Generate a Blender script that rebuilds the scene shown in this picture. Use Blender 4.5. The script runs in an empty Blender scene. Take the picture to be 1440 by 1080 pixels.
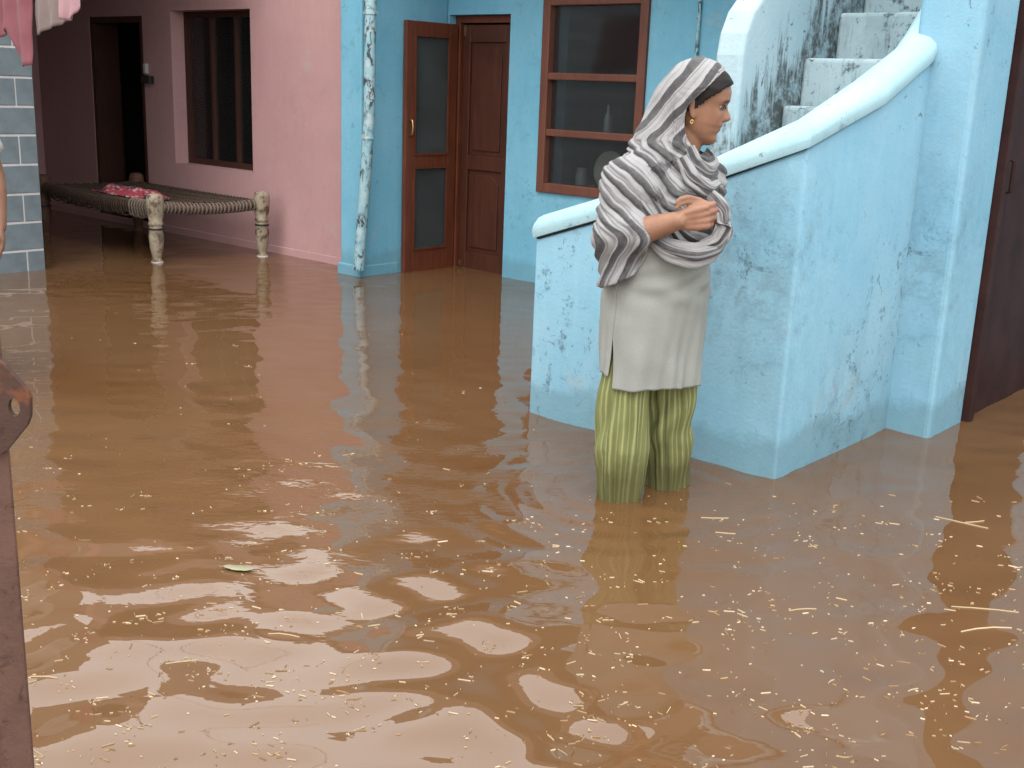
import bpy, bmesh, math, random
import numpy as np
from math import sin, cos, pi, radians, sqrt, atan2
from mathutils import Matrix, Vector, noise

random.seed(7)
S = bpy.context.scene
COL = S.collection

# ------------------------------------------------------------------ camera
F_PX, PITCH, ROLL, YAW, CAM_H = 1600.0, radians(14.6), radians(2.14), radians(40.86), 1.27
_fw = Vector((-sin(YAW)*cos(PITCH), cos(YAW)*cos(PITCH), -sin(PITCH)))
_rt = Vector((cos(YAW), sin(YAW), 0)); _up = _rt.cross(_fw)
CR = cos(ROLL)*_rt + sin(ROLL)*_up
CU = -sin(ROLL)*_rt + cos(ROLL)*_up
cam_data = bpy.data.cameras.new('camera'); cam = bpy.data.objects.new('camera', cam_data); COL.objects.link(cam)
cam_data.sensor_fit = 'HORIZONTAL'; cam_data.sensor_width = 36.0
cam_data.lens = 36.0*F_PX/1440.0
cam_data.clip_start = 0.05; cam_data.clip_end = 500
M = Matrix((( CR.x, CU.x, -_fw.x, 0), (CR.y, CU.y, -_fw.y, 0), (CR.z, CU.z, -_fw.z, CAM_H), (0, 0, 0, 1)))
cam.matrix_world = M
S.camera = cam

def ray(px, py):
    return _fw + CR*((px-720)/F_PX) - CU*((py-540)/F_PX)
def onz(px, py, z=0.0):
    d = ray(px, py); t = (z-CAM_H)/d.z; return Vector((0, 0, CAM_H)) + d*t
def ony(px, py, Y):
    d = ray(px, py); return Vector((0, 0, CAM_H)) + d*(Y/d.y)
def onx(px, py, X):
    d = ray(px, py); return Vector((0, 0, CAM_H)) + d*(X/d.x)

# ------------------------------------------------------------------ sky, sun, exposure
CLOUD = 8.0
SUN_EL, SUN_AZ = radians(58), radians(150)      # azimuth measured clockwise from +Y
w = bpy.data.worlds.new('World'); S.world = w; w.use_nodes = True
nt = w.node_tree; nt.nodes.clear()
sky = nt.nodes.new('ShaderNodeTexSky'); sky.sky_type = 'NISHITA'; sky.sun_disc = False
sky.sun_elevation = SUN_EL; sky.sun_rotation = SUN_AZ
sky.air_density = 1.0; sky.dust_density = 6.0; sky.ozone_density = 1.0
hs = nt.nodes.new('ShaderNodeHueSaturation'); hs.inputs['Saturation'].default_value = 0.16
tint = nt.nodes.new('ShaderNodeMix'); tint.data_type = 'RGBA'; tint.blend_type = 'MULTIPLY'
tint.inputs[0].default_value = 1.0; tint.inputs[7].default_value = (1.0, 0.95, 0.905, 1)
bg = nt.nodes.new('ShaderNodeBackground'); bg.inputs[1].default_value = 0.15
wo = nt.nodes.new('ShaderNodeOutputWorld')
nt.links.new(sky.outputs[0], hs.inputs['Color']); nt.links.new(hs.outputs[0], tint.inputs[6])
# a closed cloud layer in front of the clear sky, slightly uneven
tcw = nt.nodes.new('ShaderNodeTexCoord'); cn = nt.nodes.new('ShaderNodeTexNoise'); cn.inputs['Scale'].default_value = 2.2; cn.inputs['Detail'].default_value = 5
cr = nt.nodes.new('ShaderNodeValToRGB'); cr.color_ramp.elements[0].position = 0.3; cr.color_ramp.elements[1].position = 0.75
cr.color_ramp.elements[0].color = (0.78, 0.77, 0.765, 1); cr.color_ramp.elements[1].color = (1.0, 0.985, 0.97, 1)
cm = nt.nodes.new('ShaderNodeMix'); cm.data_type = 'RGBA'; cm.blend_type = 'MULTIPLY'; cm.inputs[0].default_value = 1.0; cm.inputs[7].default_value = (CLOUD, CLOUD, CLOUD, 1)
ov = nt.nodes.new('ShaderNodeMix'); ov.data_type = 'RGBA'; ov.inputs[0].default_value = 0.8
nt.links.new(tcw.outputs['Generated'], cn.inputs['Vector']); nt.links.new(cn.outputs[0], cr.inputs[0]); nt.links.new(cr.outputs[0], cm.inputs[6])
nt.links.new(tint.outputs[2], ov.inputs[6]); nt.links.new(cm.outputs[2], ov.inputs[7])
nt.links.new(ov.outputs[2], bg.inputs[0]); nt.links.new(bg.outputs[0], wo.inputs[0])

sl = bpy.data.lights.new('sun', 'SUN'); sl.energy = 0.5; sl.angle = radians(45); sl.color = (1.0, 0.97, 0.94)
sun = bpy.data.objects.new('sun', sl); COL.objects.link(sun)
sd = Vector((sin(SUN_AZ)*cos(SUN_EL), cos(SUN_AZ)*cos(SUN_EL), sin(SUN_EL)))
sun.rotation_euler = sd.to_track_quat('Z', 'Y').to_euler(); sun.location = (2, -4, 9)

S.view_settings.view_transform = 'Standard'; S.view_settings.look = 'None'
S.view_settings.exposure = 1.4; S.view_settings.gamma = 1.0; S.view_settings.use_curve_mapping = False

# ------------------------------------------------------------------ material helpers
KA = 0.66        # scales base colours down to balance the brightened sky
class N:
    def __init__(s, name):
        s.m = bpy.data.materials.new(name); s.m.use_nodes = True; s.t = s.m.node_tree; s.t.nodes.clear()
        s.out = s.new('ShaderNodeOutputMaterial'); s.b = s.new('ShaderNodeBsdfPrincipled')
        s.link(s.b.outputs[0], s.out.inputs[0])
    def new(s, k, **kw):
        n = s.t.nodes.new(k)
        for a, v in kw.items(): setattr(n, a, v)
        return n
    def link(s, a, b): s.t.links.new(a, b)
    def setv(s, sock, v):
        if hasattr(v, 'is_output') or isinstance(v, bpy.types.NodeSocket): s.link(v, sock)
        else:
            if isinstance(v, (tuple, list)) and len(v) == 3 and sock.type == 'RGBA': v = (*v, 1)
            sock.default_value = v
    def coord(s, kind='Object', scale=(1, 1, 1), loc=(0, 0, 0)):
        tc = s.new('ShaderNodeTexCoord'); mp = s.new('ShaderNodeMapping')
        mp.inputs['Scale'].default_value = scale; mp.inputs['Location'].default_value = loc
        s.link(tc.outputs[kind], mp.inputs[0]); return mp.outputs[0]
    def noise(s, vec, scale, detail=5, rough=0.6, dist=0.0):
        n = s.new('ShaderNodeTexNoise'); s.link(vec, n.inputs['Vector'])
        n.inputs['Scale'].default_value = scale; n.inputs['Detail'].default_value = detail
        n.inputs['Roughness'].default_value = rough; n.inputs['Distortion'].default_value = dist
        return n.outputs[0]
    def voronoi(s, vec, scale):
        n = s.new('ShaderNodeTexVoronoi'); s.link(vec, n.inputs['Vector']); n.inputs['Scale'].default_value = scale
        return n
    def ramp(s, fac, stops, interp='LINEAR'):
        r = s.new('ShaderNodeValToRGB'); r.color_ramp.interpolation = interp
        el = r.color_ramp.elements
        while len(el) < len(stops): el.new(0.5)
        for e, (p, c) in zip(el, stops):
            e.position = p; e.color = (c, c, c, 1) if not isinstance(c, (tuple, list)) else (*c, 1)
        s.link(fac, r.inputs[0]); return r.outputs[0]
    def mix(s, fac, a, b, mode='MIX'):
        n = s.new('ShaderNodeMix', data_type='RGBA', blend_type=mode)
        s.setv(n.inputs[0], fac); s.setv(n.inputs[6], a); s.setv(n.inputs[7], b); return n.outputs[2]
    def math(s, op, a, b=0.0, clamp=False):
        n = s.new('ShaderNodeMath', operation=op, use_clamp=clamp); s.setv(n.inputs[0], a); s.setv(n.inputs[1], b); return n.outputs[0]
    def sep(s, vec):
        n = s.new('ShaderNodeSeparateXYZ'); s.link(vec, n.inputs[0]); return n.outputs
    def bump(s, h, strength=0.3, dist=0.01, normal=None):
        n = s.new('ShaderNodeBump'); n.inputs['Strength'].default_value = strength; n.inputs['Distance'].default_value = dist
        s.link(h, n.inputs['Height'])
        if normal is not None: s.link(normal, n.inputs['Normal'])
        s.link(n.outputs[0], s.b.inputs['Normal']); return n.outputs[0]
    def base(s, v): s.setv(s.b.inputs['Base Color'], s.mix(1.0, v, (KA, KA, KA), 'MULTIPLY'))
    def rough(s, v): s.setv(s.b.inputs['Roughness'], v)
    def spec(s, v): s.b.inputs['Specular IOR Level'].default_value = v

def plain(name, c, rough=0.6, var=0.12, scale=12, bump=0.15, spec=0.3, metal=0.0):
    n = N(name); v = n.coord()
    f = n.noise(v, scale, 6)
    a = tuple(x*(1-var) for x in c); b = tuple(min(1, x*(1+var)) for x in c)
    n.base(n.mix(n.ramp(f, [(0.3, 0.0), (0.7, 1.0)]), a, b)); n.rough(rough); n.spec(spec)
    n.b.inputs['Metallic'].default_value = metal
    n.bump(n.noise(v, scale*5, 4), bump, 0.004); return n.m

def paint(name, c, c2, grime=0.5, specks=0.5, streak=0.0, seed=0.0, damp=0.35, worn=(), mould=()):
    """old limewash / distemper: two tones in clouds, chips, black mould, a wet tide mark of uneven height"""
    n = N(name); v = n.coord(loc=(seed, seed*0.7, 0))
    cloud = n.noise(v, 1.7, 6, 0.62)
    col = n.mix(n.ramp(cloud, [(0.34, 0.0), (0.68, 1.0)]), c, c2)
    fine = n.noise(v, 24, 5, 0.7)
    col = n.mix(n.ramp(fine, [(0.25, 0.10), (0.75, 0.0)]), col, (0.10, 0.16, 0.19))
    # brush marks
    br = n.noise(n.coord(scale=(9, 9, 1.3), loc=(seed, 0, 0)), 3.0, 5, 0.65)
    col = n.mix(n.ramp(br, [(0.45, 0.0), (0.80, 0.12)]), col, tuple(min(1, x*1.28+0.03) for x in c2))
    # pale worn patches down to plaster
    wp = n.noise(v, 3.1, 7, 0.7, 0.4)
    col = n.mix(n.ramp(wp, [(0.62, 0.0), (0.72, 0.55)]), col, (0.50, 0.53, 0.50))
    # chips: small dark flakes gathered in clusters
    cl = n.ramp(n.noise(v, 2.3, 3, 0.5), [(0.45, 0.0), (0.58, 1.0)])
    ch = n.ramp(n.noise(n.coord(scale=(1, 1, 0.8), loc=(seed+3, 1, 2)), 26, 5, 0.72, 0.6), [(0.605, 0.0), (0.66, 1.0)])
    o_ = n.coord()
    def spot(c, r):
        d_ = n.new('ShaderNodeVectorMath', operation='DISTANCE'); n.link(o_, d_.inputs[0]); d_.inputs[1].default_value = c
        return n.ramp(n.math('ADD', n.math('DIVIDE', d_.outputs['Value'], r*2), n.math('MULTIPLY', n.math('SUBTRACT', n.noise(v, 5, 5, 0.6), 0.5), 0.5)), [(0.20, 1.0), (0.50, 0.0)])
    wm = 0.0
    for c_, r_ in worn: wm = n.math('MAXIMUM', spot(c_, r_), wm)
    cl = n.math('MAXIMUM', cl, wm)
    for c_, r_ in mould:
        gm = n.math('MULTIPLY', spot(c_, r_), n.ramp(n.noise(v, 11, 7, 0.78, 0.3), [(0.44, 0.0), (0.74, 0.6)]))
        col = n.mix(gm, col, (0.13, 0.20, 0.23))
    sz = n.noise(n.coord(loc=(seed+1, 5, 1)), 9, 6, 0.78, 0.5)
    big = n.math('MULTIPLY', n.ramp(sz, [(0.565, 0.0), (0.60, 0.85)]), n.ramp(n.noise(v, 60, 3, 0.6), [(0.35, 0.2), (0.6, 1.0)]))
    m = n.math('MULTIPLY', n.math('MAXIMUM', n.math('MULTIPLY', cl, n.math('MULTIPLY', ch, 0.85)), n.math('MULTIPLY', big, n.math('MAXIMUM', n.ramp(n.noise(v, 1.1, 2, 0.5), [(0.46, 0.0), (0.60, 1.0)]), wm))), specks)
    col = n.mix(m, col, (0.050, 0.075, 0.090))
    # soft grime
    g = n.ramp(n.noise(n.coord(scale=(1, 1, 0.45), loc=(seed+9, 4, 0)), 2.6, 8, 0.72, 0.3), [(0.52, 0.0), (0.80, 1.0)])
    col = n.mix(n.math('MULTIPLY', g, grime), col, (0.12, 0.19, 0.21))
    if streak > 0:
        s1 = n.ramp(n.noise(n.coord(scale=(7, 7, 0.8), loc=(seed+5, 0, 0)), 3.2, 7, 0.72, 0.25), [(0.50, 0.0), (0.66, 1.0)])
        s2 = n.ramp(n.noise(v, 9, 6, 0.75), [(0.38, 0.0), (0.60, 1.0)])
        col = n.mix(n.math('MULTIPLY', n.math('MULTIPLY', s1, s2), streak), col, (0.05, 0.07, 0.075))
    if damp > 0:
        z = n.sep(n.coord())[2]
        e = n.math('ADD', z, n.math('MULTIPLY', n.noise(v, 4.5, 5, 0.6), -0.22))
        d = n.ramp(e, [(0.0, 1.0), (0.05, 0.0)])
        col = n.mix(n.math('MULTIPLY', d, damp), col, (0.13, 0.24, 0.27))
    n.base(col); n.rough(n.ramp(fine, [(0.3, 0.55), (0.8, 0.78)])); n.spec(0.25)
    h = n.mix(0.45, n.noise(v, 5.5, 6, 0.6), n.noise(v, 70, 4, 0.6))
    n.bump(h, 0.30, 0.012)
    return n.m

MAT = {}
def mats():
    MAT['blue'] = paint('blue_limewash', (0.262, 0.565, 0.755), (0.375, 0.650, 0.805), 0.34, 0.75, 0.0, 0.0, 0.40, worn=(((-1.02, 0, 0.22), 0.42), ((-0.98, 0, 0.58), 0.28), ((0, 0.55, 0.05), 0.28), ((-0.20, 0, 0.75), 0.2)), mould=(((-0.22, 0, 0.72), 0.42), ((0, 0.45, 0.10), 0.40), ((-0.55, 0, 0.15), 0.30)))
    MAT['blue_house'] = paint('blue_distemper', (0.180, 0.530, 0.740), (0.270, 0.620, 0.810), 0.2, 0.35, 0.0, 4.0)
    MAT['blue_stained'] = paint('blue_limewash_mouldy', (0.44, 0.60, 0.66), (0.54, 0.69, 0.74), 0.6, 1.0, 0.95, 2.0, 0.0)
    MAT['cap'] = paint('pale_blue_cap_paint', (0.44, 0.73, 0.83), (0.54, 0.80, 0.88), 0.08, 0.7, 0.0, 6.0, 0.0)
    MAT['pink'] = paint('pink_distemper', (0.64, 0.375, 0.375), (0.70, 0.425, 0.415), 0.10, 0.12, 0.0, 8.0, 0.0)
    MAT['concrete'] = plain('roof_concrete', (0.26, 0.24, 0.22), 0.85)
    MAT['ceiling'] = plain('porch_ceiling_plaster', (0.34, 0.27, 0.27), 0.85)
    MAT['room_shade'] = plain('shade_dark_plaster', (0.10, 0.09, 0.09), 0.9)  # dark colour deepens the shade of rooms and hollows
    MAT['wood'] = wood('varnished_brown_wood', (0.130, 0.036, 0.017), (0.215, 0.062, 0.030), 0.42)
    MAT['wood_shaded'] = wood('shaded_brown_door_wood', (0.066, 0.021, 0.012), (0.110, 0.034, 0.019), 0.45)  # door wood darkened for the shade of the recess
    MAT['wood_dark'] = wood('dark_brown_wood', (0.055, 0.022, 0.016), (0.09, 0.035, 0.022), 0.5)
    MAT['window_wood'] = wood('red_brown_window_wood', (0.150, 0.052, 0.032), (0.225, 0.085, 0.055), 0.5)
    MAT['pale_wood'] = wood('bare_pale_wood', (0.32, 0.265, 0.185), (0.47, 0.40, 0.29), 0.7, wear=True)
    MAT['old_wood'] = wood('weathered_dark_wood', (0.10, 0.05, 0.035), (0.20, 0.10, 0.065), 0.75)
    MAT['rope'] = plain('jute_rope', (0.19, 0.155, 0.125), 0.9, 0.3, 60)
    MAT['rope_dark'] = plain('dark_jute_rope', (0.075, 0.050, 0.036), 0.9, 0.3, 60)
    MAT['metal_dark'] = plain('dark_brown_door_paint', (0.048, 0.022, 0.020), 0.6, 0.3, 5, 0.25, 0.1)
    MAT['brass'] = plain('worn_brass', (0.55, 0.42, 0.2), 0.35, 0.2, 40, 0.1, 0.5, 0.9)
    MAT['plastic_black'] = plain('black_plastic', (0.03, 0.03, 0.03), 0.4)
    MAT['plastic_white'] = plain('white_plastic', (0.6, 0.6, 0.6), 0.4)
    MAT['block'] = plain('grey_painted_block', (0.185, 0.235, 0.262), 0.8, 0.22, 7, 0.4)
    MAT['mortar'] = plain('white_mortar_paint', (0.68, 0.68, 0.68), 0.8, 0.08, 20)
    MAT['ground'] = plain('silty_ground', (0.13, 0.08, 0.045), 0.9)
    MAT['gold'] = plain('gold', (0.75, 0.52, 0.2), 0.3, 0.05, 20, 0.05, 0.5, 1.0)

def wood(name, c1, c2, rough, wear=False):
    n = N(name); v = n.coord(scale=(22, 22, 1.6))
    g = n.noise(v, 2.0, 6, 0.65, 0.8)
    col = n.mix(n.ramp(g, [(0.3, 0.0), (0.7, 1.0)]), c1, c2)
    blot = n.noise(n.coord(), 3.0, 5, 0.65)
    col = n.mix(n.ramp(blot, [(0.45, 0.0), (0.75, 0.45)]), col, tuple(x*0.45 for x in c1))
    if wear:
        wz = n.noise(n.coord(), 14, 5, 0.7)
        col = n.mix(n.ramp(wz, [(0.50, 0.0), (0.60, 0.85)]), col, (0.09, 0.055, 0.035))
    n.base(col); n.rough(rough); n.spec(0.35)
    n.bump(g, 0.3, 0.003); return n.m

def rust_mat(k=1.0):
    n = N('rusty_gate_iron'); v = n.coord()
    col = n.mix(n.ramp(n.noise(v, 9, 6, 0.7), [(0.3, 0.0), (0.7, 1.0)]), tuple(x*k for x in (0.105, 0.056, 0.043)), tuple(x*k for x in (0.175, 0.092, 0.068)))
    col = n.mix(n.ramp(n.noise(v, 34, 6, 0.75, 0.5), [(0.55, 0.0), (0.66, 0.8)]), col, (0.055, 0.022, 0.017))
    col = n.mix(n.ramp(n.noise(n.coord(loc=(2.2, 1.0, 0.35)), 5.0, 5, 0.7), [(0.56, 0.0), (0.66, 0.8)]), col, (0.36, 0.11, 0.035))
    n.base(col); n.rough(0.75); n.spec(0.3); n.bump(n.noise(v, 60, 5, 0.7), 0.6, 0.003); return n.m

def pipe_mat():
    n = N('peeling_blue_pipe_paint'); v = n.coord()
    col = n.mix(n.ramp(n.noise(v, 5, 5), [(0.3, 0.0), (0.7, 1.0)]), (0.26, 0.55, 0.66), (0.45, 0.68, 0.74))
    fl = n.ramp(n.noise(n.coord(scale=(1, 1, 0.55)), 26, 6, 0.72, 0.7), [(0.52, 0.0), (0.56, 1.0)])
    cl = n.ramp(n.noise(n.coord(loc=(0, 0, 3)), 4.0, 4), [(0.36, 0.0), (0.52, 1.0)])
    col = n.mix(n.ramp(n.noise(v, 18, 5, 0.7), [(0.52, 0.0), (0.6, 0.7)]), col, (0.60, 0.70, 0.70))
    col = n.mix(n.math('MULTIPLY', fl, cl), col, (0.05, 0.055, 0.07))
    n.base(col); n.rough(0.6); n.bump(fl, 0.5, 0.004); return n.m

def glass_mat(name, dust=0.12, col=(0.16, 0.17, 0.18)):
    m = bpy.data.materials.new(name); m.use_nodes = True; t = m.node_tree; t.nodes.clear()
    o = t.nodes.new('ShaderNodeOutputMaterial'); tr = t.nodes.new('ShaderNodeBsdfTransparent'); gl = t.nodes.new('ShaderNodeBsdfGlossy')
    df = t.nodes.new('ShaderNodeBsdfDiffuse'); m1 = t.nodes.new('ShaderNodeMixShader'); m2 = t.nodes.new('ShaderNodeMixShader')
    fr = t.nodes.new('ShaderNodeFresnel'); fr.inputs[0].default_value = 1.5
    gl.inputs['Roughness'].default_value = 0.08; tr.inputs[0].default_value = (0.8, 0.83, 0.83, 1); df.inputs[0].default_value = (*col, 1)
    tc = t.nodes.new('ShaderNodeTexCoord'); nz = t.nodes.new('ShaderNodeTexNoise'); nz.inputs['Scale'].default_value = 4; nz.inputs['Detail'].default_value = 6
    rp = t.nodes.new('ShaderNodeMapRange'); rp.inputs[3].default_value = dust*0.4; rp.inputs[4].default_value = dust*1.6
    t.links.new(tc.outputs['Object'], nz.inputs[0]); t.links.new(nz.outputs[0], rp.inputs[0])
    t.links.new(rp.outputs[0], m1.inputs[0]); t.links.new(tr.outputs[0], m1.inputs[1]); t.links.new(df.outputs[0], m1.inputs[2])
    t.links.new(fr.outputs[0], m2.inputs[0]); t.links.new(m1.outputs[0], m2.inputs[1]); t.links.new(gl.outputs[0], m2.inputs[2])
    t.links.new(m2.outputs[0], o.inputs[0]); return m

def inner_mat():
    '''limewash with black mould that climbs from the damp treads in ragged streaks'''
    n = N('mouldy_stair_wall'); v = n.coord()
    col = n.mix(n.ramp(n.noise(v, 2.2, 6), [(0.34, 0.0), (0.68, 1.0)]), (0.40, 0.60, 0.69), (0.54, 0.71, 0.77))
    x = n.sep(v); line = n.math('SUBTRACT', x[2], n.math('ADD', n.math('MULTIPLY', x[1], 0.92), 0.44))
    st = n.noise(n.coord(scale=(7, 7, 0.75)), 3.0, 7, 0.72, 0.25)
    e = n.math('SUBTRACT', line, n.math('MULTIPLY', n.math('SUBTRACT', st, 0.44), 1.55))
    m = n.ramp(e, [(0.0, 1.0), (0.16, 0.0)])
    sp = n.ramp(n.noise(v, 13, 6, 0.75), [(0.40, 0.15), (0.56, 1.0)])
    col = n.mix(n.math('MULTIPLY', m, sp), col, (0.085, 0.105, 0.105))
    ch = n.ramp(n.noise(n.coord(loc=(3, 1, 2)), 22, 5, 0.72, 0.6), [(0.63, 0.0), (0.66, 0.9)]); col = n.mix(ch, col, (0.07, 0.09, 0.10))
    n.base(col); n.rough(0.72); n.bump(n.mix(0.5, n.noise(v, 6, 6), n.noise(v, 60, 4)), 0.45, 0.012); return n.m

mats()
MAT['inner'] = inner_mat()
MAT['rust'] = rust_mat(); MAT['rust_dark'] = rust_mat(0.55); MAT['pipe'] = pipe_mat()
MAT['glass'] = glass_mat('dusty_window_glass', 0.07, (0.12, 0.12, 0.12)); MAT['mesh'] = glass_mat('fly_screen', 0.42, (0.10, 0.12, 0.125))

# ------------------------------------------------------------------ mesh helpers
class MB:
    def __init__(s): s.v = []; s.f = []
    def add(s, vs, fs):
        o = len(s.v); s.v += [tuple(x) for x in vs]; s.f += [tuple(i+o for i in f) for f in fs]; return s
    def box(s, x0, x1, y0, y1, z0, z1):
        vs = [(x0, y0, z0), (x1, y0, z0), (x1, y1, z0), (x0, y1, z0), (x0, y0, z1), (x1, y0, z1), (x1, y1, z1), (x0, y1, z1)]
        return s.add(vs, [(0, 3, 2, 1), (4, 5, 6, 7), (0, 1, 5, 4), (1, 2, 6, 5), (2, 3, 7, 6), (3, 0, 4, 7)])
    def rings(s, rings, cap=True, closed=True):
        n = len(rings[0]); vs = [p for r in rings for p in r]; fs = []
        for j in range(len(rings)-1):
            for i in range(n if closed else n-1):
                k = (i+1) % n; fs.append((j*n+i, j*n+k, (j+1)*n+k, (j+1)*n+i))
        if cap and closed:
            fs.append(tuple(range(n-1, -1, -1))); fs.append(tuple((len(rings)-1)*n+i for i in range(n)))
        return s.add(vs, fs)
    def tube(s, pts, rad, n=10, cap=True):
        pts = [Vector(p) for p in pts]; R = rad if isinstance(rad, (list, tuple)) else [rad]*len(pts); rg = []
        prev = None
        for i, p in enumerate(pts):
            t = (pts[min(i+1, len(pts)-1)]-pts[max(i-1, 0)]).normalized()
            if prev is None:
                a = t.cross(Vector((0, 0, 1)) if abs(t.z) < 0.9 else Vector((1, 0, 0))).normalized()
            else: a = (prev - t*prev.dot(t)).normalized()
            prev = a; b = t.cross(a)
            rg.append([p + (a*cos(2*pi*k/n) + b*sin(2*pi*k/n))*R[i] for k in range(n)])
        return s.rings(rg, cap)
    def lathe(s, prof, c=(0, 0), n=20):
        return s.rings([[(c[0]+r*cos(2*pi*k/n), c[1]+r*sin(2*pi*k/n), z) for k in range(n)] for r, z in prof])
    def prism(s, poly, axis, a, b):
        """poly of 2-D points extruded along axis ('x': poly in (y,z); 'y': poly in (x,z); 'z': poly in (x,y))"""
        def P(p, t): return {'x': (t, p[0], p[1]), 'y': (p[0], t, p[1]), 'z': (p[0], p[1], t)}[axis]
        n = len(poly); vs = [P(p, a) for p in poly] + [P(p, b) for p in poly]
        fs = [tuple(range(n)), tuple(range(2*n-1, n-1, -1))] + [(i, i+n, (i+1) % n+n, (i+1) % n) for i in range(n)]
        return s.add(vs, fs)

def P0(o):
    return o.matrix_basis.translation.copy() if o else Vector((0, 0, 0))

def obj(name, mb, mat, parent=None, smooth=False, bevel=0.0, seg=2, origin=None, local=False, auto=None):
    """one mesh object; vertices given in world space unless local"""
    me = bpy.data.meshes.new(name)
    off = Vector((0, 0, 0))
    if not local:
        q = parent
        while q is not None: off += q.location; q = q.parent
    loc = Vector(origin) if origin is not None else off
    v = [(a[0]-loc.x, a[1]-loc.y, a[2]-loc.z) for a in mb.v]
    me.from_pydata(v, [], mb.f)
    bm = bmesh.new(); bm.from_mesh(me)
    bmesh.ops.recalc_face_normals(bm, faces=bm.faces)
    if bevel > 0:
        ed = [e for e in bm.edges if len(e.link_faces) == 2 and e.calc_face_angle(0) > 0.6]
        bmesh.ops.bevel(bm, geom=ed, offset=bevel, segments=seg, profile=0.5, affect='EDGES', clamp_overlap=True)
    bm.to_mesh(me); bm.free()
    if smooth: me.polygons.foreach_set('use_smooth', [True]*len(me.polygons))
    if auto is not None:
        me.polygons.foreach_set('use_smooth', [True]*len(me.polygons))
        me.set_sharp_from_angle(angle=auto)
    if mat is not None: me.materials.append(mat)
    o = bpy.data.objects.new(name, me); COL.objects.link(o)
    o.location = loc-off if not local else loc
    if parent: o.parent = parent
    return o

def thing(name, label, cat, loc=(0, 0, 0), rotz=0.0, group=None):
    o = bpy.data.objects.new(name, None); COL.objects.link(o); o.location = loc; o.rotation_euler = (0, 0, rotz)
    o.empty_display_size = 0.2; o['label'] = label; o['category'] = cat
    if group: o['group'] = group
    return o
def tag(o, label, cat, group=None):
    o['label'] = label; o['category'] = cat
    if group: o['group'] = group
    return o

def wall_cells(mb, along, a0, a1, z0, z1, t0, t1, holes):
    """wall running along x or y between a0,a1; thickness t0..t1 on the other axis; holes (a,b,za,zb). Only outer faces."""
    A = sorted({a0, a1, *[h[0] for h in holes], *[h[1] for h in holes]}); Z = sorted({z0, z1, *[h[2] for h in holes], *[h[3] for h in holes]})
    A = [a for a in A if a0 <= a <= a1]; Z = [z for z in Z if z0 <= z <= z1]
    def solid(i, j):
        if i < 0 or j < 0 or i >= len(A)-1 or j >= len(Z)-1: return False
        ca, cz = (A[i]+A[i+1])/2, (Z[j]+Z[j+1])/2
        return not any(h[0] < ca < h[1] and h[2] < cz < h[3] for h in holes)
    def P(a, t, z): return (a, t, z) if along == 'x' else (t, a, z)
    def quad(*p): mb.add(p, [(0, 1, 2, 3)])
    for i in range(len(A)-1):
        for j in range(len(Z)-1):
            if not solid(i, j): continue
            a, b, c, d = A[i], A[i+1], Z[j], Z[j+1]
            quad(P(a, t0, c), P(b, t0, c), P(b, t0, d), P(a, t0, d)); quad(P(a, t1, c), P(b, t1, c), P(b, t1, d), P(a, t1, d))
            if not solid(i-1, j): quad(P(a, t0, c), P(a, t1, c), P(a, t1, d), P(a, t0, d))
            if not solid(i+1, j): quad(P(b, t0, c), P(b, t1, c), P(b, t1, d), P(b, t0, d))
            if not solid(i, j-1): quad(P(a, t0, c), P(b, t0, c), P(b, t1, c), P(a, t1, c))
            if not solid(i, j+1): quad(P(a, t0, d), P(b, t0, d), P(b, t1, d), P(a, t1, d))
    return mb
def weld(mb):
    key = {}; vs = []; mp = []
    for v in mb.v:
        k = tuple(round(c, 5) for c in v)
        if k not in key: key[k] = len(vs); vs.append(v)
        mp.append(key[k])
    mb.v = vs; mb.f = [tuple(mp[i] for i in f) for f in mb.f]; return mb

GZ = -0.20     # the ground under the flood water
# ------------------------------------------------------------------ ground and water
g = obj('ground', MB().add([(-60, -60, GZ), (60, -60, GZ), (60, 60, GZ), (-60, 60, GZ)], [(0, 1, 2, 3)]), MAT['ground']); g['kind'] = 'structure'

def water_mat():
    n = N('muddy_flood_water'); v = n.coord()
    c = n.noise(v, 0.55, 5, 0.55, 0.5)
    col = n.mix(n.ramp(c, [(0.32, 0.0), (0.70, 1.0)]), (0.160, 0.078, 0.031), (0.198, 0.110, 0.053))
    n.base(col); n.rough(0.008); n.b.inputs['IOR'].default_value = 1.6; n.spec(0.5)
    # fine wind and wading ripples, crests lying across the yard
    m1 = n.new('ShaderNodeMapping'); m1.inputs['Rotation'].default_value = (0, 0, -YAW); n.link(v, m1.inputs[0])
    m2 = n.new('ShaderNodeMapping'); m2.inputs['Scale'].default_value = (0.42, 1.0, 1.0); n.link(m1.outputs[0], m2.inputs[0])
    calm = n.ramp(n.noise(v, 0.9, 3, 0.5), [(0.30, 0.25), (0.62, 1.0)])
    h = n.math('MULTIPLY', n.mix(0.42, n.noise(m2.outputs[0], 15.0, 2, 0.45, 0.4), n.noise(m2.outputs[0], 38.0, 2, 0.5, 0.3)), calm)
    # stronger where she has been wading
    dv = n.new('ShaderNodeVectorMath', operation='DISTANCE'); n.link(v, dv.inputs[0]); dv.inputs[1].default_value = (-2.75, 2.60, 0.0)
    near = n.ramp(n.math('DIVIDE', dv.outputs['Value'], 1.5), [(0.25, 1.0), (0.95, 0.10)])
    far = n.ramp(n.math('MULTIPLY', n.sep(v)[1], 0.2), [(0.60, 0.0), (0.80, 0.22)])
    h = n.math('MULTIPLY', h, n.math('MAXIMUM', near, far))
    n.bump(h, 0.42, 0.010); return n.m

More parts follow.
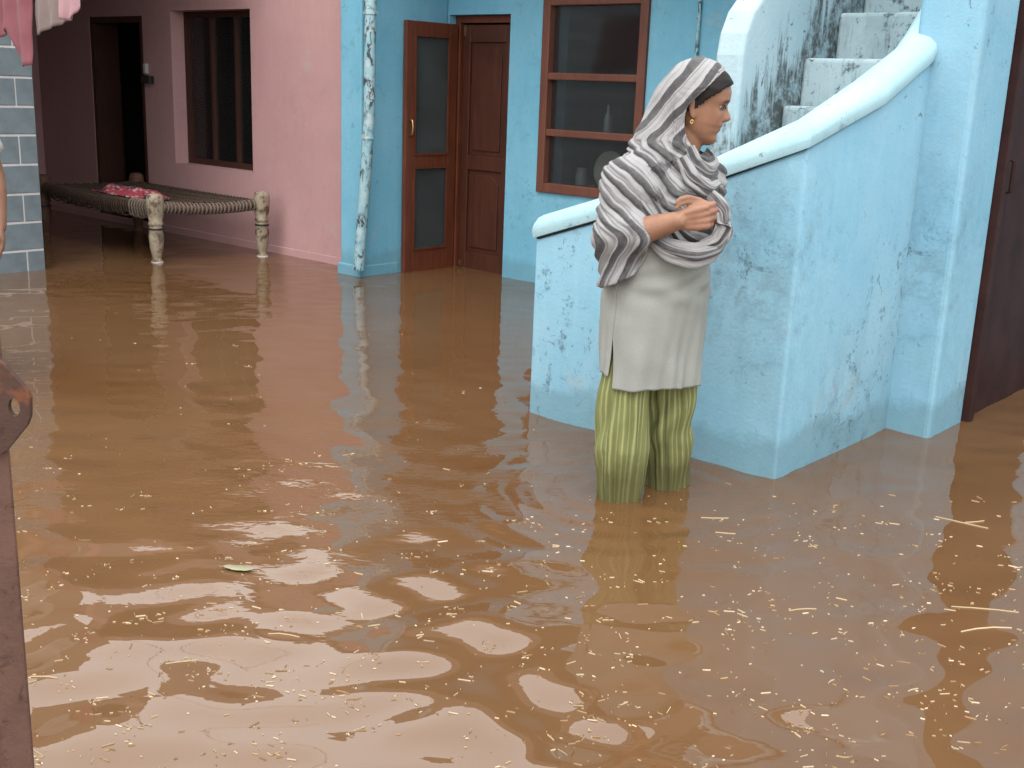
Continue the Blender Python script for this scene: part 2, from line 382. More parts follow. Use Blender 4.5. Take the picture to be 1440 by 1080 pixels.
def build_water():
    # fine patch the photograph sees, coarse skirt to the horizon; one welded sheet
    x0, x1, y0, y1, st = -9.2, 0.8, 0.2, 6.4, 0.020
    nx, ny = int((x1-x0)/st), int((y1-y0)/st)
    X = np.linspace(x0, x1, nx+1); Y = np.linspace(y0, y1, ny+1)
    gx, gy = np.meshgrid(X, Y)
    rng = np.random.default_rng(11)
    h = np.zeros_like(gx)
    # slow swell from the person wading and from behind the camera
    for k in range(34):
        lam = 0.135*(3.0**rng.random())
        ang = radians(131) + rng.normal()*0.62
        amp = 0.00094*(lam/0.35)**1.2
        kx, ky = 2*pi/lam*cos(ang), 2*pi/lam*sin(ang)
        h += amp*np.sin(kx*gx+ky*gy+rng.random()*6.28)
    d = np.hypot(gx, gy)
    cal = 0.55 + 0.45*np.sin(gx*1.3+0.7*gy+0.5)*np.sin(gy*1.1-gx*0.4+1.0)
    fade = np.interp(d, [1.0, 2.6, 3.6, 5.0, 7.0], [1.15, 1.12, 0.58, 0.36, 0.22])
    h *= fade*(0.55+0.75*cal)
    # rings spreading from her legs
    for (cx, cy, a) in ((-2.01, 2.87, 0.0014), (-1.955, 3.10, 0.0010)):
        r = np.hypot(gx-cx, gy-cy)
        h += a*np.sin(2*pi*r/0.115)*np.exp(-((r-0.32)/0.34)**2)
    edge = np.minimum(np.minimum(gx-x0, x1-gx), np.minimum(gy-y0, y1-gy))
    h *= np.clip(edge/0.4, 0, 1)
    vs = np.stack([gx, gy, h], -1).reshape(-1, 3)
    idx = np.arange((nx+1)*(ny+1)).reshape(ny+1, nx+1)
    fs = np.stack([idx[:-1, :-1], idx[:-1, 1:], idx[1:, 1:], idx[1:, :-1]], -1).reshape(-1, 4)
    b = len(vs)
    big = [(-60, -60, 0), (60, -60, 0), (60, 60, 0), (-60, 60, 0)]
    vs = np.vstack([vs, big])
    fl = [tuple(f) for f in fs.tolist()]
    bot = idx[0, :].tolist(); rgt = idx[:, -1].tolist(); top = idx[-1, ::-1].tolist(); lft = idx[::-1, 0].tolist()
    fl += [tuple([b, b+1] + bot[::-1]), tuple([b+1, b+2] + rgt[::-1]), tuple([b+2, b+3] + top[::-1]), tuple([b+3, b] + lft[::-1])]
    me = bpy.data.meshes.new('water'); me.from_pydata(vs.tolist(), [], fl); me.update()
    me.polygons.foreach_set('use_smooth', [True]*len(me.polygons))
    me.materials.append(water_mat())
    o = bpy.data.objects.new('water', me); COL.objects.link(o); o['kind'] = 'structure'
    return X, Y, h
WX, WY, WH = build_water()
def water_z(x, y):
    i = int(round((x-WX[0])/(WX[1]-WX[0]))); j = int(round((y-WY[0])/(WY[1]-WY[0])))
    if 0 <= i < len(WX) and 0 <= j < len(WY): return float(WH[j, i])
    return 0.0

# ------------------------------------------------------------------ blue house
YB = 5.84                     # front plane of the blue wall
XR = -1.731                   # plane of the stair's outer face
def build_blue_house():
    h = thing('blue_house', 'blue plastered house with brown double door and a three pane brown window', 'house', (-4.0, YB, 0))
    dx0, dx1, dz1 = -5.74, -5.18, 1.735
    a = ony(757, 268, YB); b = ony(915, 0, YB)
    wx0, wx1, wz0, wz1 = a.x, b.x, a.z, 1.83
    mb = MB(); wall_cells(mb, 'x', -5.98, -1.56, GZ, 2.40, YB, YB+0.24, [(dx0, dx1, -1, dz1), (wx0, wx1, wz0, wz1)])
    obj('wall', weld(mb), MAT['blue_house'], h)
    # return wall of the neighbour, painted blue, with pilaster face
    obj('return_wall', MB().box(-5.962, -5.752, 5.055, YB-0.002, GZ, 2.40), MAT['blue_house'], h, bevel=0.012)
    obj('skirting', MB().box(-5.980, -5.748, 5.040, 5.40, GZ, 0.075), MAT['blue_house'], h, bevel=0.01)
    # roof slab with overhang
    obj('roof', MB().box(-5.99, -2.44, 5.08, 9.2, 2.402, 2.80), MAT['concrete'], h, bevel=0.01)
    # room behind (closed, and coloured dark to deepen its shade)
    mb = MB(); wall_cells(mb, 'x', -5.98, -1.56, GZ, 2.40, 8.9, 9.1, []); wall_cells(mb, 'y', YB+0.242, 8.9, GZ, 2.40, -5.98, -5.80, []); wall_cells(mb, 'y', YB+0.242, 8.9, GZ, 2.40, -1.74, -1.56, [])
    obj('room', mb, MAT['room_shade'], h)
    obj('ceiling', MB().box(-2.438, -1.56, YB+0.25, 9.1, 2.402, 2.50), MAT['concrete'], h)
    # ---- door frame and leaves
    fr = MB(); fy0, fy1 = YB+0.06, YB+0.14
    fr.box(dx1-0.045, dx1-0.001, fy0, fy1, GZ, dz1-0.001); fr.box(dx0+0.001, dx0+0.045, fy0, fy1, GZ, dz1-0.001); fr.box(dx0+0.046, dx1-0.046, fy0, fy1, dz1-0.05, dz1-0.001)
    obj('door_frame', fr, MAT['wood'], h, bevel=0.004)
    # leaf standing open against the return wall: lies in the plane x = -5.70
    lx0, lx1, ly0, ly1, lz1 = -5.735, -5.700, 5.405, 5.885, 1.675
    lf = MB(); st = 0.075
    lf.box(lx0, lx1, ly0, ly0+st, -0.15, lz1); lf.box(lx0, lx1, ly1-st, ly1, -0.15, lz1)
    for z0, z1 in ((-0.15, 0.15), (0.72, 0.80), (lz1-0.085, lz1)): lf.box(lx0+0.001, lx1-0.001, ly0+st, ly1-st, z0, z1)
    leaf = obj('door', lf, MAT['wood'], h, bevel=0.004); leaf['label'] = 'brown door leaf with two screened panels, standing open'
    for z0, z1 in ((0.15, 0.72), (0.80, lz1-0.085)):
        obj('screen_panel', MB().box(-5.722, -5.716, ly0+st, ly1-st, z0, z1), MAT['mesh'], leaf)
        bd = MB(); t = 0.012
        bd.box(-5.702, -5.694, ly0+st-0.002, ly0+st+t, z0, z1); bd.box(-5.702, -5.694, ly1-st-t, ly1-st+0.002, z0, z1)
        bd.box(-5.7015, -5.6945, ly0+st+t, ly1-st-t, z0-0.002, z0+t); bd.box(-5.7015, -5.6945, ly0+st+t, ly1-st-t, z1-t, z1+0.002)
        obj('beading', bd, MAT['wood'], leaf)
    obj('backing_board', MB().box(-5.7345, -5.729, ly0+st, ly1-st, 0.15, lz1-0.085), MAT['room_shade'], leaf)
    hd = MB().tube([(-5.70, ly0+0.035, 0.93), (-5.675, ly0+0.035, 0.94), (-5.668, ly0+0.035, 0.985), (-5.675, ly0+0.035, 1.03), (-5.70, ly0+0.035, 1.04)], 0.007, 8)
    obj('handle', hd, MAT['brass'], leaf, smooth=True)
    # closed leaf with raised panels
    cx0, cx1, cy0, cy1 = -5.688, -5.226, 5.925, 5.960
    l2 = MB(); s2 = 0.07
    l2.box(cx0, cx0+s2, cy0, cy1, -0.15, 1.675); l2.box(cx1-s2, cx1, cy0, cy1, -0.15, 1.675)
    for z0, z1 in ((-0.15, 0.12), (0.70, 0.80), (1.56, 1.675)): l2.box(cx0+s2, cx1-s2, cy0+0.001, cy1-0.001, z0, z1)
    leaf2 = obj('door', l2, MAT['wood_shaded'], h, bevel=0.004); leaf2['label'] = 'brown panelled door leaf, closed'
    for z0, z1 in ((0.12, 0.70), (0.80, 1.56)):
        x0, x1 = cx0+s2, cx1-s2
        pn = MB().prism([(x0+0.001, z0), (x1-0.001, z0), (x1-0.001, z1), (x0+0.001, z1)], 'y', cy0+0.018, cy1-0.004)
        m = 0.035; c = 0.06
        pl_ = [(x0+m, z0+m), (x1-m, z0+m), (x1-m, z1-m-c), (x1-m-c, z1-m), (x0+m+c, z1-m), (x0+m, z1-m-c)]
        pn.prism(pl_, 'y', cy0+0.008, cy0+0.018)
        obj('panel', pn, MAT['wood_shaded'], leaf2, bevel=0.003)
    for za, zb in ((0.015, 0.05), (1.60, 1.67)): obj('bolt', MB().box(cx0+0.012, cx0+0.03, cy0-0.008, cy0+0.001, za, zb), MAT['brass'], leaf2)
    obj('threshold', MB().box(dx0+0.002, dx1-0.002, 5.90, 6.06, GZ, -0.03), MAT['wood_dark'], h)
    # ---- window: frame, transoms, three panes
    f = MB(); fw = 0.055; fy0, fy1 = YB-0.022, YB+0.07
    f.box(wx0-0.006, wx0+fw, fy0, fy1, wz0-0.006, wz1); f.box(wx1-fw, wx1+0.006, fy0, fy1, wz0-0.006, wz1)
    f.box(wx0+fw, wx1-fw, fy0+0.001, fy1-0.001, wz0-0.006, wz0+fw); f.box(wx0+fw, wx1-fw, fy0+0.001, fy1-0.001, wz1-0.05, wz1)
    z_t1 = ony(771, 107, YB).z; z_t2 = ony(768, 186, YB).z
    for z in (z_t1, z_t2): f.box(wx0+fw, wx1-fw, fy0+0.004, fy1-0.004, z-0.022, z+0.022)
    win = obj('window', f, MAT['window_wood'], h, bevel=0.005)
    zz = [wz0+fw, z_t2-0.022, z_t2+0.022, z_t1-0.022, z_t1+0.022, wz1-0.05]
    for k in range(3):
        obj('pane', MB().box(wx0+fw-0.002, wx1-fw+0.002, YB+0.028, YB+0.033, zz[2*k]-0.002, zz[2*k+1]+0.002), MAT['glass'], win)
    # two boards inside that carry jars, behind the transoms
    for z in (wz0+0.02, z_t2-0.02):
        obj('shelf', MB().box(wx0+0.003, wx1-0.003, YB+0.072, YB+0.235, z-0.012, z+0.012), MAT['window_wood'], win)
    # conduit on the wall, electric
    p0, p1 = ony(985, 0, YB-0.012), ony(968, 210, YB-0.012)
    obj('conduit', MB().tube([(p0.x, YB-0.012, 2.5), (p0.x, YB-0.012, 0.2)], 0.011, 8), MAT['pipe'], h, smooth=True)
    return h, (wx0, wx1, wz0, z_t2)
BH, WIN = build_blue_house()

def jars():
    wx0, wx1, wz0, zt2 = WIN; y = YB+0.15
    glassy = plain('cloudy_bottle_glass', (0.24, 0.27, 0.27), 0.25, 0.1, 20, 0.05, 0.5)
    steel = plain('dull_steel', (0.45, 0.44, 0.42), 0.35, 0.1, 20, 0.05, 0.5, 0.8)
    clay = plain('pale_ceramic', (0.42, 0.39, 0.35), 0.4)
    z = zt2-0.008
    tag(obj('bottle', MB().lathe([(0.004, z), (0.026, z), (0.028, z+0.02), (0.028, z+0.12), (0.012, z+0.15), (0.011, z+0.185), (0.014, z+0.19), (0.004, z+0.20)], (wx0+0.43, y), 14), glassy, smooth=True), 'tall pale bottle on the shelf behind the middle window pane', 'bottle')
    z = wz0+0.032
    tag(obj('jar', MB().lathe([(0.004, z), (0.04, z), (0.044, z+0.03), (0.042, z+0.09), (0.03, z+0.105), (0.034, z+0.115), (0.034, z+0.13), (0.004, z+0.132)], (wx0+0.24, y), 16), glassy, smooth=True), 'short squat jar behind the lowest window pane', 'jar')
    c = Vector((wx0+0.46, y+0.02, z+0.128)); mb = MB(); rg = []
    for r, d in ((0.005, 0.0), (0.07, 0.0), (0.115, -0.014), (0.125, -0.020), (0.118, -0.010), (0.07, 0.008), (0.005, 0.008)):
        rg.append([c+Vector((r*cos(t), d+0.10*r*sin(t), r*sin(t))) for t in [2*pi*k/24 for k in range(24)]])
    tag(obj('plate', mb.rings(rg), clay, smooth=True), 'round pale plate propped upright behind the lowest window pane', 'plate')
jars()

def drainpipe():
    y = 5.005
    a, b, c, d = ony(521, 0, y), ony(519, 170, y), ony(513, 260, y), ony(504, 379, y)
    top = a+(a-b)*1.1
    pts = [top, a, b, b.lerp(c, 0.5), c, c.lerp(d, 0.5), d]
    o = thing('drainpipe', 'blue drainpipe with peeling paint, bent at its foot, between pink and blue walls', 'pipe', (d.x, d.y, 0))
    mb = MB().tube(pts, [0.037]*6+[0.040], 16, cap=False); obj('pipe', mb, MAT['pipe'], o, smooth=True)
    mb = MB().tube([d+Vector((0.002, 0, 0.03)), d+Vector((0, 0, -0.002))], [0.034, 0.034], 14); obj('bore_shade', mb, MAT['room_shade'], o)  # dark plug paints the shade inside the pipe
    for q in (b.lerp(c, 0.25), a.lerp(b, 0.1)):
        obj('bracket', MB().lathe([(0.036, q.z-0.012), (0.043, q.z-0.012), (0.043, q.z+0.012), (0.036, q.z+0.012)], (q.x, q.y), 16).box(q.x-0.012, q.x+0.012, q.y+0.038, 5.058, q.z-0.01, q.z+0.01), MAT['pipe'], o)
drainpipe()

# ------------------------------------------------------------------ pink house with porch
YP = 5.27
def build_pink_house():
    h = thing('pink_house', 'pink plastered house with dark doorway and window under a deep porch', 'house', (-8.0, YP, 0))
    d0, d1 = ony(125, 25, YP), ony(201, 22, YP)
    w0, w1 = ony(240, 15, YP), ony(356, 242, YP)
    D = (d0.x, d1.x-0.02, -1, d1.z); Wn = (w0.x-0.01, w1.x, ony(300, 236, YP).z, w0.z)
    mb = MB(); wall_cells(mb, 'x', -12.0, -5.985, GZ, 2.46, YP, YP+0.24, [D, Wn]); obj('wall', weld(mb), MAT['pink'], h)
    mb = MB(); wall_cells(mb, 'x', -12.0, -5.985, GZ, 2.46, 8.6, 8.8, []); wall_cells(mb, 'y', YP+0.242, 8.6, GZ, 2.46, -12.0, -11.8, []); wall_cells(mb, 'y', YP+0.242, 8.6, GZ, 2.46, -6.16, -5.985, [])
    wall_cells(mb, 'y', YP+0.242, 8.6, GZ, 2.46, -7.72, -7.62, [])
    obj('room', mb, MAT['room_shade'], h)
    obj('roof', MB().box(-12.0, -5.992, YP-0.10, 8.8, 2.462, 2.60), MAT['concrete'], h, bevel=0.01)
    obj('porch_roof', MB().box(-12.0, -6.95, 3.85, YP-0.101, 2.36, 2.95), MAT['ceiling'], h, bevel=0.01)
    obj('added_side_wall', MB().box(-10.65, -10.45, 3.58, YP-0.003, GZ, 2.46), MAT['pink'], h)  # added to block light entering the porch from the left
    obj('porch_floor', MB().box(-12.0, -6.05, 3.78, YP-0.002, GZ, -0.03), MAT['ground'], h)
    # doorway frame; dark full-depth lining at left jamb stands in for a shaded reveal
    f = MB(); t = 0.05; y0, y1 = YP+0.004, YP+0.09
    f.box(D[0]+0.001, D[0]+t, y0, YP+0.238, GZ, D[3]-0.001); f.box(D[1]-t, D[1]-0.001, y0, y1, GZ, D[3]-0.001); f.box(D[0]+t, D[1]-t, y0, y1, D[3]-t, D[3]-0.001)
    obj('door_frame', f, MAT['wood_dark'], h)
    # window frame, mullions, panes, shutter behind
    f = MB(); t = 0.045; y0, y1 = YP+0.12, YP+0.19
    f.box(Wn[0]+0.001, Wn[0]+t, y0, y1, Wn[2]+0.001, Wn[3]-0.001); f.box(Wn[1]-t, Wn[1]-0.001, y0, y1, Wn[2]+0.001, Wn[3]-0.001)
    f.box(Wn[0]+t, Wn[1]-t, y0+0.001, y1-0.001, Wn[2]+0.001, Wn[2]+t); f.box(Wn[0]+t, Wn[1]-t, y0+0.001, y1-0.001, Wn[3]-t, Wn[3]-0.001)
    xm = [Wn[0]+t+(Wn[1]-Wn[0]-2*t)*k/3 for k in range(4)]
    for x in xm[1:3]: f.box(x-0.014, x+0.014, y0+0.002, y1-0.002, Wn[2]+t, Wn[3]-t)
    win = obj('window', f, MAT['wood_dark'], h)
    for k in range(3):
        obj('pane', MB().box(xm[k]+0.012, xm[k+1]-0.012, y0+0.03, y0+0.035, Wn[2]+t-0.002, Wn[3]-t+0.002), MAT['glass'], win)
    for k, z in enumerate([Wn[2]+t+0.02+0.022*i for i in range(0)]): pass
    # switch box with a dangling plug beside the window
    p = ony(212, 112, YP)
    sb = obj('switch_box', MB().box(p.x-0.07, p.x+0.055, YP-0.05, YP-0.002, p.z-0.03, p.z+0.03), MAT['plastic_black'], h, bevel=0.006)
    obj('plug', MB().box(p.x-0.055, p.x-0.015, YP-0.035, YP-0.003, p.z+0.045, p.z+0.125), MAT['plastic_white'], h, bevel=0.005)
    # dado line: thin raised edge of cement skirting
    obj('skirting', MB().box(-12.0, -5.985, YP-0.014, YP-0.002, GZ, 0.055), MAT['pink'], h, bevel=0.004)
build_pink_house()

# ------------------------------------------------------------------ staircase
Y0 = 3.396; XL = -2.846; YE = 4.30
def stair_top_path():
    """centre line of the parapet with a softly rounded corner: (x, y, z_top_of_wall)"""
    t = 0.06; out = []
    zA, zC, zE = 0.700, 1.112, 1.395
    r = 0.012; cx, cy = XR-t, Y0+t
    out.append((XL, cy, zA)); out.append((XL+0.37, cy, zA+(zC-zA)*0.30)); out.append((XL+0.75, cy, zA+(zC-zA)*0.655))
    L1 = XR-XL
    out.append((cx, cy, zC))
    out.append((cx, cy+0.45, zC+0.140)); out.append((cx, YE-0.10, zE-0.025)); out.append((cx, YE-0.03, zE+0.005)); out.append((cx, YE+0.05, zE+0.06)); out.append((cx, YE+0.35, zE+0.33)); out.append((cx, YE+0.75, zE+0.70))
    return out

def build_stair():
    o = thing('staircase', 'pale blue masonry staircase turning upwards with rounded sloping parapet and mould stains', 'staircase', (XR, Y0, 0))
    # parapet body: sweep of a 0.12 m wall along the path, from the ground to the sloping top
    path = stair_top_path(); t = 0.06
    def lat(i):
        a = Vector(path[max(i-1, 0)][:2]); b = Vector(path[min(i+1, len(path)-1)][:2]); d = (b-a).normalized()
        return Vector((d.y, -d.x))
    lats = [lat(i) for i in range(len(path))]
    lats[0] = Vector((0, -1)); lats[1] = Vector((0, -1)); lats[2] = Vector((0, -1))
    lats[3] = Vector((1, -1))
    for i in range(4, len(path)): lats[i] = Vector((1, 0))
    rg = []
    for (x, y, z), l in zip(path, lats):
        rg.append([(x+l.x*t, y+l.y*t, GZ), (x+l.x*t, y+l.y*t, z), (x-l.x*t, y-l.y*t, z), (x-l.x*t, y-l.y*t, GZ)])
    obj('parapet_wall', MB().rings(rg), MAT['blue'], o, bevel=0.014, seg=3, auto=radians(40))
    # dark open joint under the coping, then the coping itself
    rg = []; rj = []
    prof = [(-0.072, 0.004), (-0.078, 0.030), (-0.070, 0.058), (-0.045, 0.080), (-0.015, 0.089), (0.015, 0.089), (0.045, 0.080), (0.070, 0.058), (0.078, 0.030), (0.072, 0.004)]
    for i, ((x, y, z), l) in enumerate(zip(path, lats)):
        sc = 1.0 + 0.04*sin(i*2.1); up = 1.0
        rg.append([(x+l.x*a*sc, y+l.y*a*sc, z+0.004+b*up) for a, b in prof[::-1]])
        rj.append([(x+l.x*a, y+l.y*a, z+b) for a, b in ((0.052, 0.0005), (0.052, 0.010), (-0.052, 0.010), (-0.052, 0.0005))])
    # round the lower end
    x, y, z = path[0]
    rg.insert(0, [(x-0.022, y+(-1)*0+a*0.0-a*0.72*1, z-0.004+0.015+b*0.66) for a, b in prof[::-1]])
    obj('coping', MB().rings(rg), MAT['cap'], o, auto=radians(60))
    obj('joint', MB().rings(rj), MAT['plastic_black'], o)
    # inner wall with its rounded rising top
    xi0, xi1 = -2.43, -2.31
    poly = [(3.93, GZ), (YB-0.002, GZ), (YB-0.002, 2.52), (5.40, 2.50), (4.70, 2.12), (4.22, 1.76), (4.08, 1.665), (3.99, 1.585), (3.945, 1.50), (3.93, 1.42)]
    obj('inner_wall', MB().prism(poly, 'x', xi0, xi1), MAT['inner'], o, bevel=0.018, seg=3)
    # landing, lower flight, upper flight
    xs0, xs1 = xi1+0.001, XR-0.121
    obj('landing', MB().box(xi1+0.001, xs1, Y0+0.121, 4.269, GZ, 1.03), MAT['blue_stained'], o, bevel=0.01)
    n = 4; lx = (xi1-XL)/n
    for k in range(n):
        obj('step', MB().box(XL+k*lx+0.004, XL+(k+1)*lx+0.003 if k < n-1 else xi1, Y0+0.121, 3.928, GZ, 0.06+0.21*k), MAT['blue_stained'], o, bevel=0.01)
    ys = [4.27, 4.41, 4.69, 4.91, 5.13, 5.35, 5.57, YB-0.003]; zs = [1.240, 1.430, 1.625, 1.84, 2.05, 2.26, 2.47]
    for k in range(7):
        obj('step', MB().box(xs0, XR-0.124, ys[k], ys[k+1]-0.001, GZ, zs[k]), MAT['blue_stained'], o, bevel=0.016, seg=3)
build_stair()

# ------------------------------------------------------------------ side building at right with dark door
XS = -1.556
def build_side():
    o = thing('side_building', 'tall pale blue wall end beside the staircase with a dark brown door', 'building', (XS, YE, 0))
    q = onx(1366, 595, XS); yd = 4.655
    mb = MB().box(-1.80, XS, YE, yd, GZ, 3.3)
    obj('wall', mb, MAT['blue'], o, bevel=0.022, seg=3)
    obj('wall_above', MB().box(-1.731, XS-0.002, yd+0.001, YB-0.002, 2.15, 3.3), MAT['blue'], o)
    obj('wall_far', MB().box(-1.731, XS-0.002, 5.62, YB-0.002, GZ, 2.149), MAT['blue'], o)
    obj('wall_back', MB().box(-1.559, 3.0, YB+0.02, YB+0.24, GZ, 3.3), MAT['blue'], o)
    fr = MB().box(-1.66, XS+0.028, yd+0.002, yd+0.05, GZ, 2.13); obj('door_frame', fr, MAT['metal_dark'], o, bevel=0.004)
    dr = MB(); x0, x1 = -1.60, -1.565
    dr.box(x0, x1, yd+0.052, 5.60, GZ, 2.12)
    leaf = obj('door', dr, MAT['metal_dark'], o, bevel=0.003)
    obj('handle', MB().tube([(x1, 4.74, 0.93), (x1+0.04, 4.74, 0.94), (x1+0.04, 4.74, 1.06), (x1, 4.74, 1.07)], 0.008, 8), MAT['metal_dark'], leaf)
build_side()

# ------------------------------------------------------------------ block wall at left
XW = -7.18
def build_blockwall():
    y1 = 3.575; y0 = 1.0
    o = thing('block_wall', 'grey painted block wall with white mortar lines at the end of the porch', 'wall', (XW, y1, 0))
    obj('mortar', MB().box(XW-0.2, XW-0.004, y0, y1-0.003, GZ, 2.198), MAT['mortar'], o)
    obj('return_wall', MB().box(-10.6, XW-0.201, y1-0.2, y1-0.004, GZ, 2.198), MAT['block'], o)  # unseen, added to close the porch at front left and darken it
    obj('roof', MB().box(-10.6, XW+0.05, y0, y1+0.02, 2.2, 3.2), MAT['concrete'], o)  # unseen, made tall to keep sky out of the water's reflection
    zs = [-0.2, -0.05, 0.135, 0.317, 0.497, 0.683, 0.866, 1.042, 1.220, 1.402, 1.585, 1.77, 1.955, 2.14]
    first = {4: 0.115, 6: 0.115, 8: 0.12, 2: 0.115}
    j = 0.007; meshes = {}
    for r in range(len(zs)-1):
        za, zb = zs[r]+j, zs[r+1]-j
        y = y1
        L = 0.12 if r % 2 == 1 else 0.40
        while y > y0+0.02:
            yb = max(y-L, y0)
            key = (round(y-yb, 3), round(zb-za, 3))
            if key not in meshes:
                b = obj('block', MB().box(-0.2, 0, -(y-yb)+j, -j*0.2, 0, zb-za), MAT['block'], None, bevel=0.004, local=True)
                meshes[key] = b.data
            else:
                b = bpy.data.objects.new('block', meshes[key]); COL.objects.link(b)
            b.parent = o; b.location = (random.uniform(-0.001, 0.0012), y-y1, za)
            y = yb; L = 0.40
build_blockwall()

# ------------------------------------------------------------------ charpai
def build_charpai():
    Nn, R_, L_, B_ = Vector((-7.05, 4.32, 0)), Vector((-6.87, 5.08, 0)), Vector((-8.75, 4.38, 0)), Vector((-8.62, 5.12, 0))
    o = thing('charpai', 'woven rope cot with pale turned legs standing in the porch water', 'cot', Nn)
    zf = -0.03
    prof = [(0.004, zf), (0.036, zf), (0.040, zf+0.015), (0.036, zf+0.04), (0.028, zf+0.055), (0.034, zf+0.075), (0.045, zf+0.13), (0.052, zf+0.21), (0.046, zf+0.245), (0.050, zf+0.255), (0.050, zf+0.270), (0.040, zf+0.280), (0.050, zf+0.29), (0.052, zf+0.305), (0.044, zf+0.315), (0.055, zf+0.36), (0.060, zf+0.42), (0.058, zf+0.475), (0.046, zf+0.498), (0.02, zf+0.506), (0.004, zf+0.507)]
    for p, m in ((Nn, 'pale_wood'), (R_, 'pale_wood'), (L_, 'old_wood'), (B_, 'old_wood')):
        leg = obj('leg', MB().lathe(prof, (p.x, p.y), 18), MAT[m], o, smooth=True)
        obj('band', MB().lathe([(0.0505, zf+0.256), (0.0525, zf+0.258), (0.0525, zf+0.269), (0.0505, zf+0.271)], (p.x, p.y), 18), MAT['plastic_black'], leg)
        if m == 'pale_wood':
            obj('foot', MB().lathe([(0.0375, zf+0.016), (0.0415, zf+0.018), (0.0415, zf+0.034), (0.0375, zf+0.036)], (p.x, p.y), 18), MAT['plastic_white'] if p is Nn else MAT['mortar'], leg)
    zr = 0.385; up = Vector((0, 0, 1))
    for a, b in ((Nn, L_), (Nn, R_), (R_, B_), (L_, B_)):
        d = (b-a).normalized(); n_ = 9; pts = []
        for k in range(n_):
            s = k/(n_-1); pts.append(a+d*0.03+(b-a-d*0.06)*s+up*(zr-0.025*sin(pi*s)))
        obj('rail', MB().tube(pts, 0.028, 10), MAT['old_wood'], o, smooth=True)
    # woven bed: two families of cords, sagging in the middle, bilinear over the frame
    def bed(u, v, lift=0.0):
        p = Nn.lerp(L_, u).lerp(R_.lerp(B_, u), v); z = zr+0.018-0.055*sin(pi*u)*sin(pi*v)**0.8-0.02*(1-abs(2*v-1))*0
        return p+up*(z+lift)
    mb = MB()
    for fam in (0, 1):
        for k in range(-22, 64):
            pts = []
            for s in range(0, 21):
                t = s/20
                u = k/42 + (t if fam == 0 else 1-t)*0.48 - 0.0; v = t
                if 0.0 <= u <= 1.0: pts.append(bed(u, v, 0.004*(1 if (s+fam) % 2 else -1)))
            if len(pts) >= 2: mb.tube(pts, 0.0055, 5, cap=False)
    w_ = obj('rope_weave', mb, MAT['rope_dark'], o, smooth=True); w_['kind'] = 'stuff'
    # tension cords at the foot end between the near two legs, and lashings round the long rail
    mb = MB()
    for k in range(26):
        s = 0.06+0.88*k/25; p = Nn.lerp(R_, s); d = (L_-Nn).normalized()
        sag = -0.025*sin(pi*s)
        c = p+up*(zr+sag)
        ring = [c+d*(0.036*cos(a))+up*(0.036*sin(a))+(R_-Nn)*0.004*sin(a*0.5+k) for a in [2*pi*q/9 for q in range(10)]]
        mb.tube(ring, 0.0075, 5)
    l1 = obj('foot_lashing', mb, MAT['rope'], o, smooth=True); l1['kind'] = 'stuff'
    mb = MB(); rr = random.Random(3)
    for k in range(46):
        s = 0.03+0.93*k/45; p = Nn.lerp(L_, s); sag = -0.025*sin(pi*s); d = (R_-Nn).normalized()
        c = p+up*(zr+sag); dr = rr.uniform(0.01, 0.045)
        ring = [c+d*(0.036*cos(a))+up*(0.036*sin(a) - (dr if 3.6 < a < 5.8 else 0)) for a in [2*pi*q/10 for q in range(11)]]
        mb.tube(ring, 0.0065, 5)
    l2 = obj('side_lashing', mb, MAT['rope'] if False else MAT['rope_dark'], o, smooth=True); l2['kind'] = 'stuff'
    mb = MB()
    for k in range(7):
        s = 0.035+0.022*k; c = Nn.lerp(L_, s)+up*(zr-0.004); d = (R_-Nn).normalized(); dr = rr.uniform(0.015, 0.055)
        ring = [c+d*(0.038*cos(a))+up*(0.038*sin(a) - (dr if 3.6 < a < 5.8 else 0)) for a in [2*pi*q/10 for q in range(11)]]
        mb.tube(ring, 0.0075, 5)
    l3 = obj('loose_lashing', mb, MAT['rope'], o, smooth=True); l3['kind'] = 'stuff'
    # crumpled cloth on the bed
    n = N('red_white_printed_cotton'); v = n.coord()
    vo = n.voronoi(v, 26); c = n.ramp(vo.outputs['Distance'], [(0.25, (0.55, 0.42, 0.42)), (0.45, (0.42, 0.05, 0.075))])
    n.base(n.mix(n.ramp(n.noise(v, 9, 4), [(0.52, 0.0), (0.58, 1.0)]), c, (0.06, 0.03, 0.05))); n.rough(0.9)
    mb = MB(); nu, nv = 34, 22; vs = []
    for i in range(nu+1):
        for j in range(nv+1):
            u, v_ = i/nu, j/nv
            e = min(1, 5*min(u, 1-u))*min(1, 4*min(v_, 1-v_))
            q = bed(0.33+0.32*u, 0.10+0.42*v_+0.05*sin(u*9))
            z = 0.014+e*(0.055+0.026*noise.noise(Vector((u*5, v_*4, 1.3)))+0.018*abs(noise.noise(Vector((u*11, v_*9, 4.0)))))
            vs.append(q+up*z)
    fs = [(i*(nv+1)+j, (i+1)*(nv+1)+j, (i+1)*(nv+1)+j+1, i*(nv+1)+j+1) for i in range(nu) for j in range(nv)]
    cl = obj('cloth', MB().add(vs, fs), n.m, None, smooth=True)
    sm = cl.modifiers.new('solid', 'SOLIDIFY'); sm.thickness = 0.012; sm.offset = -1
    tag(cl, 'crumpled red and white printed cloth lying on the rope cot', 'cloth')
build_charpai()

# ------------------------------------------------------------------ laundry on a line
def cloth_mat(name, c, c2, scale=40):
    n = N(name); v = n.coord()
    n.base(n.mix(n.ramp(n.noise(v, 5, 5), [(0.3, 0.0), (0.7, 1.0)]), c, c2)); n.rough(0.9); n.spec(0.1)
    n.b.inputs['Sheen Weight'].default_value = 0.15
    n.bump(n.noise(v, 180, 2), 0.2, 0.002); return n.m

